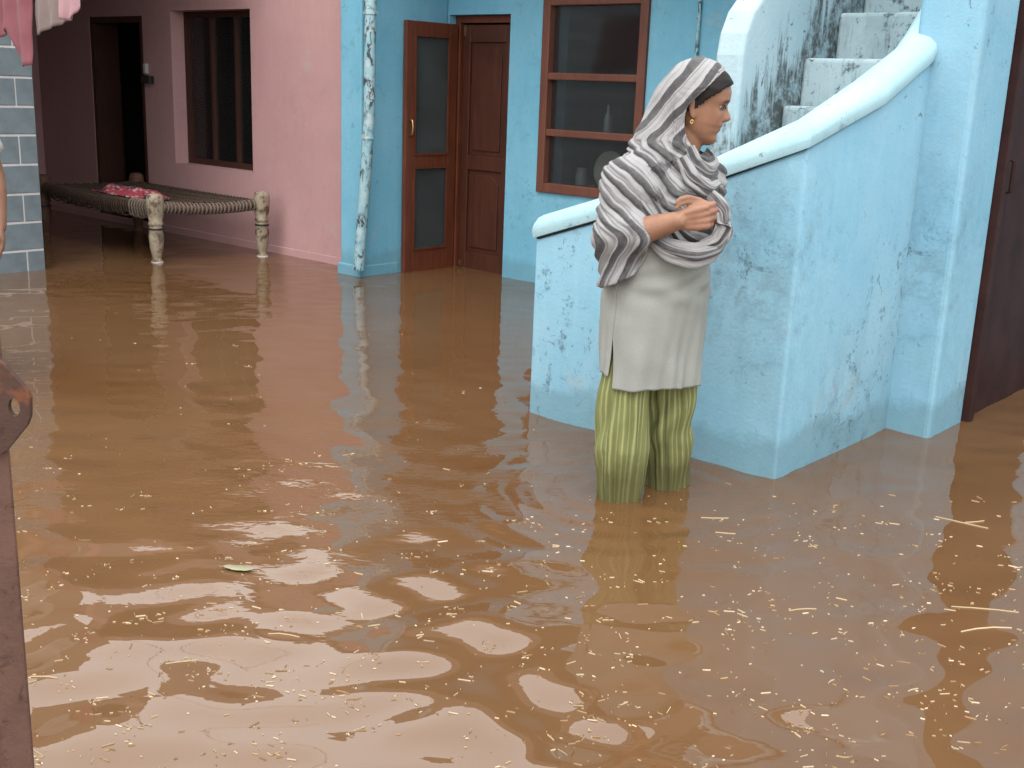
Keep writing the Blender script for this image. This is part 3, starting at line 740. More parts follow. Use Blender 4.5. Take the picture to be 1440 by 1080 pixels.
def hanging(name, label, cat, mat, Y, pts_top, bottom, amp=0.02, waves=4, seed=0):
    """cloth between x0..x1 at z_top, lower edge given as list of (x,z)"""
    x0, x1 = pts_top[0], pts_top[1]; zt = pts_top[2]; nu, nv = 60, 26; vs = []
    bx = [p[0] for p in bottom]; bz = [p[1] for p in bottom]
    for i in range(nu+1):
        u = i/nu
        xb = bx[0]+(bx[-1]-bx[0])*u; zb = float(np.interp(xb, bx, bz)); xt = x0+(x1-x0)*u
        for j in range(nv+1):
            v = j/nv; x = xt+(xb-xt)*v
            y = Y+amp*(0.25+0.75*v)*sin(2*pi*waves*u+1.1*sin(3*v+seed)+seed)+0.008*noise.noise(Vector((u*7, v*4, seed)))
            vs.append((x, y, zt+(zb-zt)*v))
    fs = [(i*(nv+1)+j, (i+1)*(nv+1)+j, (i+1)*(nv+1)+j+1, i*(nv+1)+j+1) for i in range(nu) for j in range(nv)]
    o = obj(name, MB().add(vs, fs), mat, None, smooth=True, origin=((x0+x1)/2, Y, min(bz)))
    s = o.modifiers.new('solid', 'SOLIDIFY'); s.thickness = 0.004
    return tag(o, label, cat)
def laundry():
    Y = 3.00; zl = 1.93
    rope = MB(); pts = []
    for k in range(25):
        s = k/24; pts.append((-7.18+4.0*s*0.99, Y+0.62*s*s*0, zl+0.10*(2*s-1)**2))
    def X(px, py): return ony(px, py, Y).x
    def Z(px, py): return ony(px, py, Y).z
    tag(obj('clothes_line', MB().tube([(-7.16, Y, zl+0.08), (-6.6, Y, zl+0.03), (-6.1, Y, zl), (-5.6, Y, zl), (-5.0, Y, zl+0.02), (-4.6, 3.10, zl+0.10), (-4.2, 3.62, zl+0.34)], 0.006, 6), MAT['rope'], smooth=True), 'thin rope clothes line tied to the block wall', 'rope')
    hanging('scarf', 'rose pink scarf with long hanging tail over the block wall', 'scarf', cloth_mat('rose_pink_cotton', (0.26, 0.085, 0.11), (0.34, 0.14, 0.155)), Y, (X(-30, 0), X(44, 0), zl),
            [(X(-40, 60), Z(0, 70)), (X(0, 55), Z(0, 52)), (X(14, 40), Z(14, 40)), (X(18, 60), Z(18, 55)), (X(27, 93), Z(27, 94)), (X(43, 90), Z(43, 92))], 0.022, 4, 0.4)
    hanging('shirt', 'faded beige pink shirt drying on the line', 'shirt', cloth_mat('faded_beige_cotton', (0.25, 0.19, 0.18), (0.32, 0.25, 0.235)), Y+0.03, (X(42, 0), X(92, 0), zl),
            [(X(42, 50), Z(42, 49)), (X(60, 40), Z(60, 40)), (X(92, 28), Z(92, 28))], 0.010, 3, 1.7)
    hanging('cloth', 'pale pink cloth hanging at the end of the clothes line', 'cloth', cloth_mat('pale_pink_cotton', (0.48, 0.27, 0.30), (0.58, 0.37, 0.40)), Y-0.02, (X(90, 0), X(117, 0), zl),
            [(X(89, 27), Z(89, 27)), (X(107, 30), Z(107, 30)), (X(110, 20), Z(110, 20)), (X(117, 15), Z(117, 12))], 0.012, 2, 3.0)
laundry()

# ------------------------------------------------------------------ iron gate edge in the foreground
def gate():
    t = 1.35
    e = Vector((0, 0, CAM_H))+ray(27, 860)*t
    r2 = Vector((_rt.x, _rt.y, 0)); d2 = Vector((-sin(YAW), cos(YAW), 0))
    right = Vector((0, 0, CAM_H))+ray(29, 860)*t            # right-hand edge of the post
    w_ = 0.045
    o = thing('gate_post', 'rusty brown iron gate post with a drilled latch plate, standing in the water', 'gate', (right.x-r2.x*w_/2, right.y-r2.y*w_/2, GZ), YAW)
    # local frame: x to the right, y away; angle iron with rounded edge + inner flat
    mb = MB().box(-w_*0.36, w_/2, 0.0, 0.006, 0, 2.3).box(-w_*0.36, -w_*0.36+0.006, 0.0062, w_, 0, 2.3)
    obj('post', mb, MAT['rust'], o, bevel=0.0018, local=True)
    obj('flat_bar', MB().box(-w_/2-0.022, -w_*0.36-0.002, 0.010, 0.016, 0, 2.3), MAT['rust'], o, bevel=0.001, local=True)
    # latch plate: six-sided, with an oval hole
    inv = Matrix.Rotation(-YAW, 3, 'Z')
    def L(px, py):
        d = ray(px, py); # intersect the plane of the post's front, local y = -0.006
        n_ = d2; p0 = o.location + d2*(-0.008)
        tt = (p0-Vector((0, 0, CAM_H))).dot(n_)/d.dot(n_); q = inv @ (Vector((0, 0, CAM_H))+d*tt-o.location); return (q.x, q.z)
    outer = [L(-34, 512), L(-3, 508), L(6, 513), L(39, 551), L(42, 560), L(42, 586), L(38, 598), L(10, 633), L(0, 638), L(-36, 636)]
    hc = L(20, 573); rx, rz = 0.0066, 0.0105; nh = 16
    bm = bmesh.new()
    def loop(pts, y): return [bm.verts.new((p[0], y, p[1])) for p in pts]
    hole = [(hc[0]+rx*cos(2*pi*k/nh), hc[1]+rz*sin(2*pi*k/nh)) for k in range(nh)]
    for y in (-0.0085, -0.0005):
        a = loop(outer, y); b = loop(hole, y)
        ed = [bm.edges.new((a[i], a[(i+1) % len(a)])) for i in range(len(a))]+[bm.edges.new((b[i], b[(i+1) % nh])) for i in range(nh)]
        bmesh.ops.triangle_fill(bm, edges=ed, use_beauty=True)
        if y < -0.004: A1, B1 = a, b
    for i in range(len(outer)): bm.faces.new((A1[i], A1[(i+1) % len(outer)], a[(i+1) % len(outer)], a[i]))
    for i in range(nh): bm.faces.new((B1[i], B1[(i+1) % nh], b[(i+1) % nh], b[i]))
    bmesh.ops.recalc_face_normals(bm, faces=bm.faces)
    me = bpy.data.meshes.new('latch_plate'); bm.to_mesh(me); bm.free(); me.materials.append(MAT['rust_dark'])
    lp = bpy.data.objects.new('latch_plate', me); COL.objects.link(lp); lp.parent = o
gate()

# ------------------------------------------------------------------ people
def skin_mat(name, c):
    n = N(name); at = n.new('ShaderNodeAttribute'); at.attribute_name = 'tone'
    v = n.coord(); k = n.ramp(n.noise(v, 22, 5, 0.6), [(0.3, 0.86), (0.7, 1.08)])
    n.base(n.mix(1.0, at.outputs['Color'], k, 'MULTIPLY')); n.rough(0.5); n.spec(0.35)
    n.b.inputs['Subsurface Weight'].default_value = 0.12; n.b.inputs['Subsurface Radius'].default_value = (0.012, 0.005, 0.003)
    n.bump(n.noise(v, 260, 3), 0.12, 0.001); return n.m

def head_rings(nz=64, na=64, grow=0.0):
    """head loft in head space: x forward, y left, z up from the chin; returns rings"""
    Zs = [0.0, 0.008, 0.02, 0.035, 0.048, 0.056, 0.066, 0.080, 0.100, 0.118, 0.140, 0.165, 0.190, 0.208, 0.220, 0.2255]
    Ff = [0.050, 0.068, 0.074, 0.070, 0.0745, 0.074, 0.079, 0.076, 0.077, 0.077, 0.0865, 0.086, 0.073, 0.055, 0.033, 0.004]
    Bb = [-0.01, 0.000, 0.012, 0.030, 0.044, 0.052, 0.062, 0.074, 0.090, 0.098, 0.104, 0.105, 0.095, 0.076, 0.050, 0.004]
    Ww = [0.018, 0.030, 0.043, 0.053, 0.058, 0.060, 0.063, 0.066, 0.069, 0.0705, 0.073, 0.074, 0.068, 0.054, 0.034, 0.004]
    out = []
    for j in range(nz):
        s = j/(nz-1); z = 0.2255*(0.5-0.5*cos(pi*s)) if False else 0.2255*s
        if j == nz-1: z = 0.2255
        f, b, wd = np.interp(z, Zs, Ff), np.interp(z, Zs, Bb), np.interp(z, Zs, Ww)
        ring = []
        for i in range(na):
            a = 2*pi*i/na; ca, sa = cos(a), sin(a)
            ex = 0.86 if ca > 0 else 1.0
            x = (f if ca > 0 else b)*(abs(ca)**ex)*(1 if ca > 0 else -1); y = wd*(abs(sa)**0.92)*(1 if sa > 0 else -1)
            if ca > 0:
                # nose
                nz_ = 0.0
                if 0.074 < z < 0.128:
                    t = (z-0.074)/0.054
                    prof = np.interp(z, [0.074, 0.080, 0.088, 0.100, 0.116, 0.128], [0.0, 0.019, 0.0275, 0.021, 0.009, 0.0])
                    wid = np.interp(z, [0.074, 0.084, 0.10, 0.128], [0.013, 0.0125, 0.008, 0.006])
                    nz_ = prof*math.exp(-(y/wid)**2)
                # eye sockets, cheek, lips
                sock = -0.0075*math.exp(-((z-0.118)/0.010)**2)*math.exp(-((abs(y)-0.032)/0.015)**2)
                brow = 0.003*math.exp(-((z-0.135)/0.007)**2)*math.exp(-((abs(y)-0.028)/0.02)**2)
                chk = 0.005*math.exp(-((z-0.090)/0.018)**2)*math.exp(-((abs(y)-0.040)/0.016)**2)
                lip = (0.0045*math.exp(-((z-0.064)/0.0045)**2)+0.0045*math.exp(-((z-0.051)/0.005)**2)-0.0025*math.exp(-((z-0.0575)/0.002)**2))*math.exp(-(y/0.019)**2)
                x += nz_+sock+brow+chk+lip
            r = sqrt(x*x+y*y)+1e-6
            ring.append((x*(1+grow/max(r, 0.03)), y*(1+grow/max(r, 0.03)), z+(grow if j == nz-1 else grow*max(0, (z-0.11)/0.115))))
        out.append(ring)
    return out

def limb(mb, pts, rad, n=14):
    """tapered tube with rounded ends"""
    pts = [Vector(p) for p in pts]
    d0 = (pts[0]-pts[1]).normalized(); d1 = (pts[-1]-pts[-2]).normalized()
    P = [pts[0]+d0*rad[0]*0.95, pts[0]+d0*rad[0]*0.6]+pts+[pts[-1]+d1*rad[-1]*0.6, pts[-1]+d1*rad[-1]*0.95]
    R = [rad[0]*0.25, rad[0]*0.8]+list(rad)+[rad[-1]*0.8, rad[-1]*0.25]
    mb.tube(P, R, n)

def ellring(c, U, V, ru, rv, n=40, f=None):
    return [Vector(c)+U*(ru*cos(2*pi*k/n))*(f(k/n) if f else 1)+V*(rv*sin(2*pi*k/n))*(f(k/n) if f else 1) for k in range(n)]

def hand(mb, wrist, axis, lat, into, curl=1.0, size=1.0, thumb_up=1.0):
    """palm, four fingers of unequal length, thumb. axis wrist->knuckles, lat index->little, into: palm normal (curl direction)"""
    a, l, q = Vector(axis).normalized(), Vector(lat).normalized(), Vector(into).normalized(); wr = Vector(wrist); s = size
    for k, o_ in enumerate((-0.026, -0.009, 0.009, 0.025)):
        limb(mb, [wr+a*0.004*s+l*o_*0.62*s, wr+a*0.050*s+l*o_*0.95*s-q*0.003, wr+a*0.083*s+l*o_*s*1.08], [0.0135*s, 0.0145*s, 0.0105*s], 10)
    lens = ((0.040, 0.024, 0.019), (0.044, 0.028, 0.020), (0.041, 0.026, 0.019), (0.032, 0.019, 0.017))
    for k, o_ in enumerate((-0.0275, -0.0095, 0.0095, 0.027)):
        p = wr+a*(0.083-0.004*abs(k-1.2))*s+l*o_*s*1.08; pts = [p]; ang = 0.0
        for m, ln in enumerate(lens[k]):
            ang += (0.62, 0.95, 0.70)[m]*curl*(1+0.05*k)
            pts.append(pts[-1]+(a*cos(ang)+q*sin(ang))*ln*s)
        limb(mb, pts, [0.0098*s, 0.0092*s, 0.0085*s, 0.0072*s], 9)
    b = wr+a*0.022*s-l*0.020*s
    limb(mb, [b, b+a*0.026*s-l*0.018*s+q*0.012*s, b+a*0.055*s-l*0.016*s*thumb_up+q*0.024*s, b+a*0.076*s-l*0.006*s+q*0.030*s], [0.0135*s, 0.0125*s, 0.0105*s, 0.008*s], 10)

def remesh(name, mb, voxel, mat, parent, smooth_iter=3):
    me = bpy.data.meshes.new(name+'_src'); me.from_pydata([tuple(v) for v in mb.v], [], mb.f)
    bm = bmesh.new(); bm.from_mesh(me); bmesh.ops.recalc_face_normals(bm, faces=bm.faces); bm.to_mesh(me); bm.free()
    o = bpy.data.objects.new(name, me); COL.objects.link(o)
    r = o.modifiers.new('r', 'REMESH'); r.mode = 'VOXEL'; r.voxel_size = voxel
    s = o.modifiers.new('s', 'SMOOTH'); s.factor = 0.5; s.iterations = smooth_iter
    dg = bpy.context.evaluated_depsgraph_get(); dg.update()
    m2 = bpy.data.meshes.new_from_object(o.evaluated_get(dg)); m2.name = name
    o.modifiers.clear(); o.data = m2; bpy.data.meshes.remove(me)
    m2.polygons.foreach_set('use_smooth', [True]*len(m2.polygons))
    m2.materials.clear(); m2.materials.append(mat); o.parent = parent
    return o

def paint_tone(o, fn):
    me = o.data; ca = me.color_attributes.new('tone', 'FLOAT_COLOR', 'POINT')
    co = np.empty(len(me.vertices)*3, dtype=np.float32); me.vertices.foreach_get('co', co); co = co.reshape(-1, 3)
    c = fn(co); ca.data.foreach_set('color', np.hstack([c, np.ones((len(c), 1))]).astype(np.float32).ravel())

def grid_obj(name, V, mat, parent, uv=None, closed=False, thick=0.0):
    """V: (nj, ni, 3) array"""
    nj, ni = V.shape[:2]; idx = np.arange(nj*ni).reshape(nj, ni)
    a, b = idx[:-1, :-1], idx[:-1, 1:]; c, d = idx[1:, 1:], idx[1:, :-1]
    fs = np.stack([a, b, c, d], -1).reshape(-1, 4)
    if closed:
        a, b = idx[:-1, -1], idx[:-1, 0]; c, d = idx[1:, 0], idx[1:, -1]
        fs = np.vstack([fs, np.stack([a, b, c, d], -1).reshape(-1, 4)])
    me = bpy.data.meshes.new(name); me.from_pydata(V.reshape(-1, 3).tolist(), [], fs.tolist()); me.update()
    me.polygons.foreach_set('use_smooth', [True]*len(me.polygons))
    if uv is not None:
        at = me.attributes.new('weave', 'FLOAT_VECTOR', 'POINT')
        w3 = np.zeros((nj*ni, 3), dtype=np.float32); w3[:, :2] = uv.reshape(-1, 2); at.data.foreach_set('vector', w3.ravel())
    me.materials.append(mat); o = bpy.data.objects.new(name, me); COL.objects.link(o); o.parent = parent
    if thick:
        s = o.modifiers.new('solid', 'SOLIDIFY'); s.thickness = thick; s.offset = 0
    return o

def sd_caps(P, a, b, ra, rb):
    a, b = np.array(a, float), np.array(b, float); ab = b-a
    t = np.clip(((P-a)@ab)/(ab@ab), 0, 1)
    return np.linalg.norm(P-(a+t[..., None]*ab), axis=-1)-(ra+t*(rb-ra))
def sd_ell(P, c, r):
    q = (P-np.array(c))/np.array(r); k = np.linalg.norm(q, axis=-1); return (k-1)*min(r)
def smin(a, b, k=0.03):
    h = np.clip(0.5+0.5*(b-a)/k, 0, 1); return b*(1-h)+a*h-k*h*(1-h)

def smooth2(R, n, wrap=True):
    for _ in range(n):
        if wrap: R = (np.roll(R, 1, 1)+R*2+np.roll(R, -1, 1))/4
        Q = np.pad(R, ((1, 1), (0, 0)), 'edge'); R = (Q[:-2]+2*R+Q[2:])/4
    return R

def vnoise(A, B, f, seed):
    """cheap smooth noise from summed sines"""
    rng = np.random.default_rng(seed); o = np.zeros_like(A)
    for k in range(7):
        an = rng.random()*6.28; fr = f*(0.6+1.1*rng.random()); o += np.sin(fr*(A*cos(an)+B*sin(an))+rng.random()*6.28)
    return o/7**0.5*0.7

def stripe_mat():
    n = N('grey_striped_scarf_cotton'); at = n.new('ShaderNodeAttribute'); at.attribute_name = 'weave'
    x = n.sep(at.outputs['Vector']); s, t = x[0], x[1]
    wob = n.noise(n.coord(), 14, 4, 0.6); s2 = n.math('ADD', s, n.math('MULTIPLY', wob, 0.16))
    f = n.math('FRACT', s2, 0)
    d = n.ramp(f, [(0.0, 0.0), (0.04, 0.05), (0.08, 1.0), (0.42, 0.85), (0.47, 0.12), (0.51, 0.06), (0.53, 0.55), (0.57, 0.5), (0.60, 0.06), (0.78, 0.0), (0.81, 0.35), (0.84, 0.02)])
    br = n.ramp(n.noise(n.coord(scale=(1, 1, 1)), 55, 5, 0.7), [(0.3, 0.0), (0.75, 0.35)])
    col = n.mix(d, (0.44, 0.445, 0.455), (0.044, 0.045, 0.050))
    col = n.mix(br, col, (0.30, 0.30, 0.31))
    n.base(col); n.rough(0.85); n.spec(0.15); n.b.inputs['Sheen Weight'].default_value = 0.1
    n.bump(n.mix(0.5, n.noise(n.coord(), 120, 3), n.noise(n.coord(), 35, 4)), 0.35, 0.004); return n.m

def pants_mat():
    n = N('olive_green_striped_cotton'); at = n.new('ShaderNodeAttribute'); at.attribute_name = 'weave'
    x = n.sep(at.outputs['Vector'])
    f = n.math('FRACT', n.math('ADD', x[0], n.math('MULTIPLY', n.noise(n.coord(), 8, 3), 0.5)), 0)
    d = n.ramp(f, [(0.0, 0.0), (0.30, 0.1), (0.42, 1.0), (0.58, 0.9), (0.72, 0.1)])
    col = n.mix(d, (0.195, 0.215, 0.078), (0.37, 0.39, 0.18))
    col = n.mix(n.ramp(n.noise(n.coord(), 7, 5), [(0.5, 0.0), (0.8, 0.4)]), col, (0.14, 0.16, 0.05))
    z = n.sep(n.coord())[2]
    wet = n.ramp(n.math('ADD', z, n.math('MULTIPLY', n.noise(n.coord(), 16, 4), -0.16)), [(0.0, 1.0), (0.11, 0.0)])
    col = n.mix(n.math('MULTIPLY', wet, 0.6), col, (0.07, 0.06, 0.02))
    n.base(col); n.rough(0.8); n.spec(0.2); n.bump(n.noise(n.coord(), 150, 3), 0.25, 0.002); return n.m

def kurta_mat():
    n = N('pale_grey_green_cotton'); v = n.coord()
    col = n.mix(n.ramp(n.noise(v, 6, 5), [(0.3, 0.0), (0.7, 1.0)]), (0.345, 0.368, 0.345), (0.395, 0.418, 0.392))
    n.base(col); n.rough(0.88); n.spec(0.12)
    n.bump(n.mix(0.35, n.noise(n.coord(scale=(1, 1, 0.35)), 9, 3, 0.45, 0.5), n.noise(v, 230, 2)), 0.35, 0.012); return n.m

def build_woman():
    base = onz(905, 690); d = sqrt(base.x**2+base.y**2); nx, ny = base.x/d, base.y/d
    yaw = atan2(-nx, ny)
    W = thing('person', 'woman in grey striped scarf, pale tunic and olive trousers standing in the flood', 'person', (base.x, base.y, 0), yaw)
    Fv = Vector((0.67, -0.74, 0)); Lv = Vector((0.74, 0.67, 0)); up = Vector((0, 0, 1))
    # --- body: one continuous surface
    mb = MB()
    tilt = radians(9); hc = Vector((0.070, -0.005, 1.128)); hyaw = radians(-4)
    def H(p):
        x, y, z = p; x, z = x*cos(tilt)+z*sin(tilt), -x*sin(tilt)*0.9+z*cos(tilt)
        return hc+Vector((x*cos(hyaw)-y*sin(hyaw), x*sin(hyaw)+y*cos(hyaw), z))
    mb.rings([[H(p) for p in r] for r in head_rings()])
    # ears
    for sg in (-1, 1):
        rg = []
        for k in range(9):
            t = -1+2*k/8; rr_ = sqrt(max(0.02, 1-t*t)); c = Vector((-0.012-0.006*t, sg*(0.073+0.004*t), 0.103+0.031*t))
            rg.append([H(c+Vector((rr_*0.016*cos(a), sg*(0.006*sin(a)+0.005*cos(a)*-1), 0))) for a in [2*pi*q/14 for q in range(14)]])
        mb.rings(rg)
    limb(mb, [(0.015, 0.0, 1.03), (0.035, 0.0, 1.09), (0.062, 0.0, 1.165)], [0.066, 0.055, 0.056], 18)
    tors = [(0.40, 0.12, 0.10), (0.52, 0.165, 0.125), (0.62, 0.17, 0.13), (0.74, 0.15, 0.12), (0.88, 0.155, 0.125), (0.98, 0.155, 0.115), (1.04, 0.11, 0.085), (1.075, 0.055, 0.055)]
    mb.rings([ellring((0.0, 0.0, z), Lv, Fv, a, b, 28) for z, a, b in tors])
    shR, shL = Vector((-0.115, -0.098, 1.015)), Vector((0.115, 0.103, 1.015))
    elR, elL = Vector((-0.128, -0.150, 0.845)), Vector((0.132, 0.005, 0.865))
    wrR, wrL = Vector((0.046, -0.232, 0.915)), Vector((0.168, -0.150, 0.905))
    limb(mb, [shR*0.75+up*0.255, shR, shR.lerp(elR, 0.5), elR], [0.055, 0.055, 0.046, 0.040])
    limb(mb, [elR, elR.lerp(wrR, 0.35), elR.lerp(wrR, 0.75), wrR], [0.041, 0.0435, 0.034, 0.0275], 18)
    limb(mb, [shL*0.75+up*0.255, shL, shL.lerp(elL, 0.5), elL], [0.055, 0.055, 0.046, 0.040])
    limb(mb, [elL, elL.lerp(wrL, 0.5), wrL], [0.040, 0.038, 0.027])
    hand(mb, wrR, (0.93, 0.10, 0.16), (0.16, 0.15, -0.97), (0.10, 0.95, 0.10), 1.45, 1.0)
    hand(mb, wrL+Vector((-0.012, -0.005, 0.008)), (-0.46, -0.50, 0.42), (0.45, 0.30, -0.83), (-0.75, -0.35, -0.30), 0.9, 0.92)
    ft = {}
    for sg, hip, knee, ank in ((-1, (-0.065, -0.05, 0.56), (-0.078, -0.068, 0.25), (-0.083, -0.074, -0.13)), (1, (0.065, 0.06, 0.56), (0.085, 0.075, 0.25), (0.093, 0.093, -0.13))):
        limb(mb, [hip, Vector(hip).lerp(Vector(knee), 0.5), knee], [0.058, 0.056, 0.050])
        limb(mb, [knee, Vector(knee).lerp(Vector(ank), 0.35), ank], [0.052, 0.050, 0.034])
        a = Vector(ank); limb(mb, [a+up*-0.04-Fv*0.04, a+up*-0.045+Fv*0.05, a+up*-0.055+Fv*0.15], [0.030, 0.032, 0.020])
    skin = skin_mat('warm_brown_skin', None)
    body = remesh('body', mb, 0.0038, skin, W, 3)
    hin = Matrix.Translation(-hc)
    def tone(co):
        c = np.tile(np.array([[0.40, 0.212, 0.135]]), (len(co), 1))
        q = co-np.array(hc); x0, z0 = q[:, 0], q[:, 2]
        x = x0*cos(tilt)-z0*sin(tilt); z = x0*sin(tilt)+z0*cos(tilt); y = q[:, 1]
        hd = (co[:, 2] > 1.11)
        def blend(m, col): c[:] = c*(1-m[:, None])+np.array(col)*m[:, None]
        blend(hd*(x > 0.02)*np.exp(-((z-0.0575)/0.0085)**4)*np.exp(-(y/0.021)**4)*(x > 0.06), (0.26, 0.075, 0.065))
        zb = 0.1345+0.004*np.cos((np.abs(y)-0.03)*60)
        blend(hd*(x > 0.02)*np.exp(-((z-zb)/0.0058)**4)*np.exp(-((np.abs(y)-0.031)/0.021)**6)*0.9, (0.045, 0.025, 0.02))
        blend(hd*(x > 0.02)*np.exp(-((z-0.120)/0.006)**4)*np.exp(-((np.abs(y)-0.032)/0.016)**4)*0.55, (0.13, 0.06, 0.045))
        blend(np.exp(-((x-0.062)/0.030)**2-((z-0.082)/0.018)**2)*0.25*hd, (0.47, 0.20, 0.14))
        blend((co[:, 2] < 0.99)*(co[:, 0] > 0.10)*0.25*(co[:, 1] < -0.1), (0.46, 0.235, 0.17))
        return c
    paint_tone(body, tone)
    # eyes with lids, parting-level hair, earring
    ew = plain('eye_white', (0.40, 0.36, 0.33), 0.25, 0.03, 30, 0.0); ei = plain('dark_iris', (0.02, 0.012, 0.01), 0.15, 0.05, 30, 0.0)
    for sg in (-1, 1):
        c = Vector((0.0615, sg*0.0315, 0.1175))
        mbe = MB(); rg = []
        for k in range(11):
            t = -1+2*k/10; r_ = sqrt(max(0.001, 1-t*t))*0.0122
            rg.append([H(c+Vector((r_*cos(a), r_*sin(a)*1.05, 0.0122*t*0.62))) for a in [2*pi*q/16 for q in range(16)]])
        e = obj('eye', mbe.rings(rg), ew, W, smooth=True, local=True)
        ci = c+Vector((0.0096, sg*0.0022, 0.0)); mbi = MB(); rg = []
        for k in range(5):
            rr_ = 0.0062*sin(pi/2*(1-k/4.0))+0.0002; dd = 0.0032*sin(pi/2*k/4)
            rg.append([H(ci+Vector((dd, rr_*cos(a), rr_*sin(a)))) for a in [2*pi*q/12 for q in range(12)]])
        obj('iris', mbi.rings(rg), ei, e, smooth=True, local=True)
        lid = MB(); rg = []
        for k in range(9):
            t = -1+2*k/8; yy = sg*0.0315+sg*0.0150*t
            zc = 0.1175+0.0068*(1-t*t)-0.001; xx = 0.0738-0.0060*t*(1 if True else 0)-0.0015*t*t
            rg.append([H(Vector((xx+0.0020*cos(a), yy, zc+0.0019*sin(a)))) for a in [2*pi*q/8 for q in range(8)]])
        obj('eyelashes', lid.rings(rg), ei, W, smooth=True, local=True)
    hm = N('black_oiled_hair'); hv = hm.coord(scale=(1, 1, 1)); g_ = hm.noise(hm.coord(scale=(60, 60, 14)), 3.0, 4)
    hm.base(hm.mix(g_, (0.006, 0.005, 0.005), (0.018, 0.014, 0.012))); hm.rough(0.55); hm.spec(0.25); hm.bump(g_, 0.5, 0.003)
    rings = head_rings(72, 96, 0.0055); V = np.array([[tuple(H(p)) for p in r] for r in rings]); loc = np.array(rings)
    x, z = loc[..., 0], loc[..., 2]
    edge = np.interp(z, [0.085, 0.100, 0.118, 0.135, 0.150, 0.165, 0.180, 0.195, 0.23], [-0.030, -0.004, 0.014, 0.026, 0.044, 0.060, 0.074, 0.09, 0.10])
    nj, ni = V.shape[:2]; keep = (x < edge) & (z > 0.085)
    mbh = MB(); mbh.v = [tuple(p) for p in V.reshape(-1, 3)]
    for j in range(nj-1):
        for i in range(ni):
            k = (i+1) % ni
            if keep[j, i] and keep[j, k] and keep[j+1, i] and keep[j+1, k]: mbh.f.append((j*ni+i, j*ni+k, (j+1)*ni+k, (j+1)*ni+i))
    ho = obj('hair', mbh, hm.m, W, smooth=True, local=True)
    sdf = ho.modifiers.new('solid', 'SOLIDIFY'); sdf.thickness = 0.006; sdf.offset = 0.3
    er = MB(); c = Vector((-0.008, -0.0775, 0.066)); rg = []
    er.tube([H(c+Vector((0.0035*cos(a), 0.001*sin(a), 0.0055*sin(a)-0.003))) for a in [2*pi*q/16 for q in range(17)]], 0.0018, 6)
    obj('earring', er, MAT['gold'], W, smooth=True, local=True)

    # --- tunic with side slits
    km = kurta_mat(); n = 220
    zs = np.concatenate([np.linspace(0.345, 0.60, 40), np.linspace(0.61, 1.03, 46)])
    wz = lambda z: np.interp(z, [0.34, 0.45, 0.58, 0.66, 0.74, 0.85, 0.95, 1.03], [0.170, 0.174, 0.178, 0.174, 0.170, 0.168, 0.166, 0.12])
    dz = lambda z: np.interp(z, [0.34, 0.45, 0.58, 0.66, 0.74, 0.85, 0.95, 1.03], [0.126, 0.130, 0.136, 0.142, 0.142, 0.140, 0.130, 0.09])
    def panel(name, a0, a1, zbot, off, split):
        zz = zs.copy(); wn = np.random.default_rng(4); V = np.zeros((len(zz), n, 3))
        for j, z in enumerate(zz):
            zq = zbot+(z-0.345)*(1.03-zbot)/(1.03-0.345)
            sl_ = float(np.clip((0.60-zq)/0.25, 0, 1)); A = np.linspace(a0+split*sl_, a1-split*sl_, n)
            # angle measured from facing direction towards her right
            lowf = np.clip((0.60-zq)/0.25, 0, 1)
            fold = (0.0048*np.sin(A*7.3+1.3*sin(zq*7)+1.5*np.sin(A*1.7))+0.0020*np.sin(A*19+zq*9+2*np.sin(A*3.1))+0.0045*np.sin(A*3.7+zq*9)+0.002*vnoise(A*0.2, np.full_like(A, zq), 30, 8))*(0.30+1.15*lowf)
            wr = 0.0045*np.sin(zq*95+A*3.0+2.0*np.sin(A*2.0))*math.exp(-((zq-0.735)/0.055)**2)+0.004*np.sin(zq*60-A*5)*math.exp(-((zq-0.69)/0.05)**2)
            belly = 0.010*np.exp(-((A-0.2)/0.9)**2)*math.exp(-((zq-0.70)/0.12)**2)
            rr_ = 1.0
            fl = np.cos(A)*(dz(zq)+off+fold+wr+belly); ll = -np.sin(A)*(wz(zq)+off+fold+wr)
            hemz = (0.004*np.sin(A*3+0.7)+0.002*np.sin(A*11))*lowf
            V[j, :, 0] = Fv.x*fl+Lv.x*ll-0.004; V[j, :, 1] = Fv.y*fl+Lv.y*ll; V[j, :, 2] = zq+hemz
        return grid_obj(name, V, km, W, None, False, 0.003)
    # closed upper part is shared by overlapping front and back panels meeting at the side seams
    panel('tunic_front', -1.52, 1.52, 0.376, 0.004, 0.13)
    panel('tunic_back', 1.44, 2*pi-1.44, 0.412, 0.006, 0.16)
    # --- trousers
    pm = pants_mat()
    for nm, C, phase in (('trouser_leg', [(-0.055, -0.035, 0.66, 0.070), (-0.062, -0.040, 0.50, 0.074), (-0.080, -0.060, 0.35, 0.078), (-0.081, -0.070, 0.17, 0.085), (-0.080, -0.074, 0.02, 0.068), (-0.080, -0.074, -0.10, 0.056)], 0.3),
                         ('trouser_leg', [(0.050, 0.045, 0.66, 0.085), (0.058, 0.050, 0.50, 0.088), (0.056, 0.062, 0.35, 0.086), (0.060, 0.076, 0.17, 0.086), (0.072, 0.086, 0.03, 0.070), (0.078, 0.088, -0.10, 0.058)], 2.1)):
        C = C[::-1]; zc = [c[2] for c in C]; Z = np.linspace(-0.10, 0.66, 90); A = np.linspace(0, 2*pi, 240, endpoint=False)
        V = np.zeros((90, 240, 3)); UV = np.zeros((90, 240, 2))
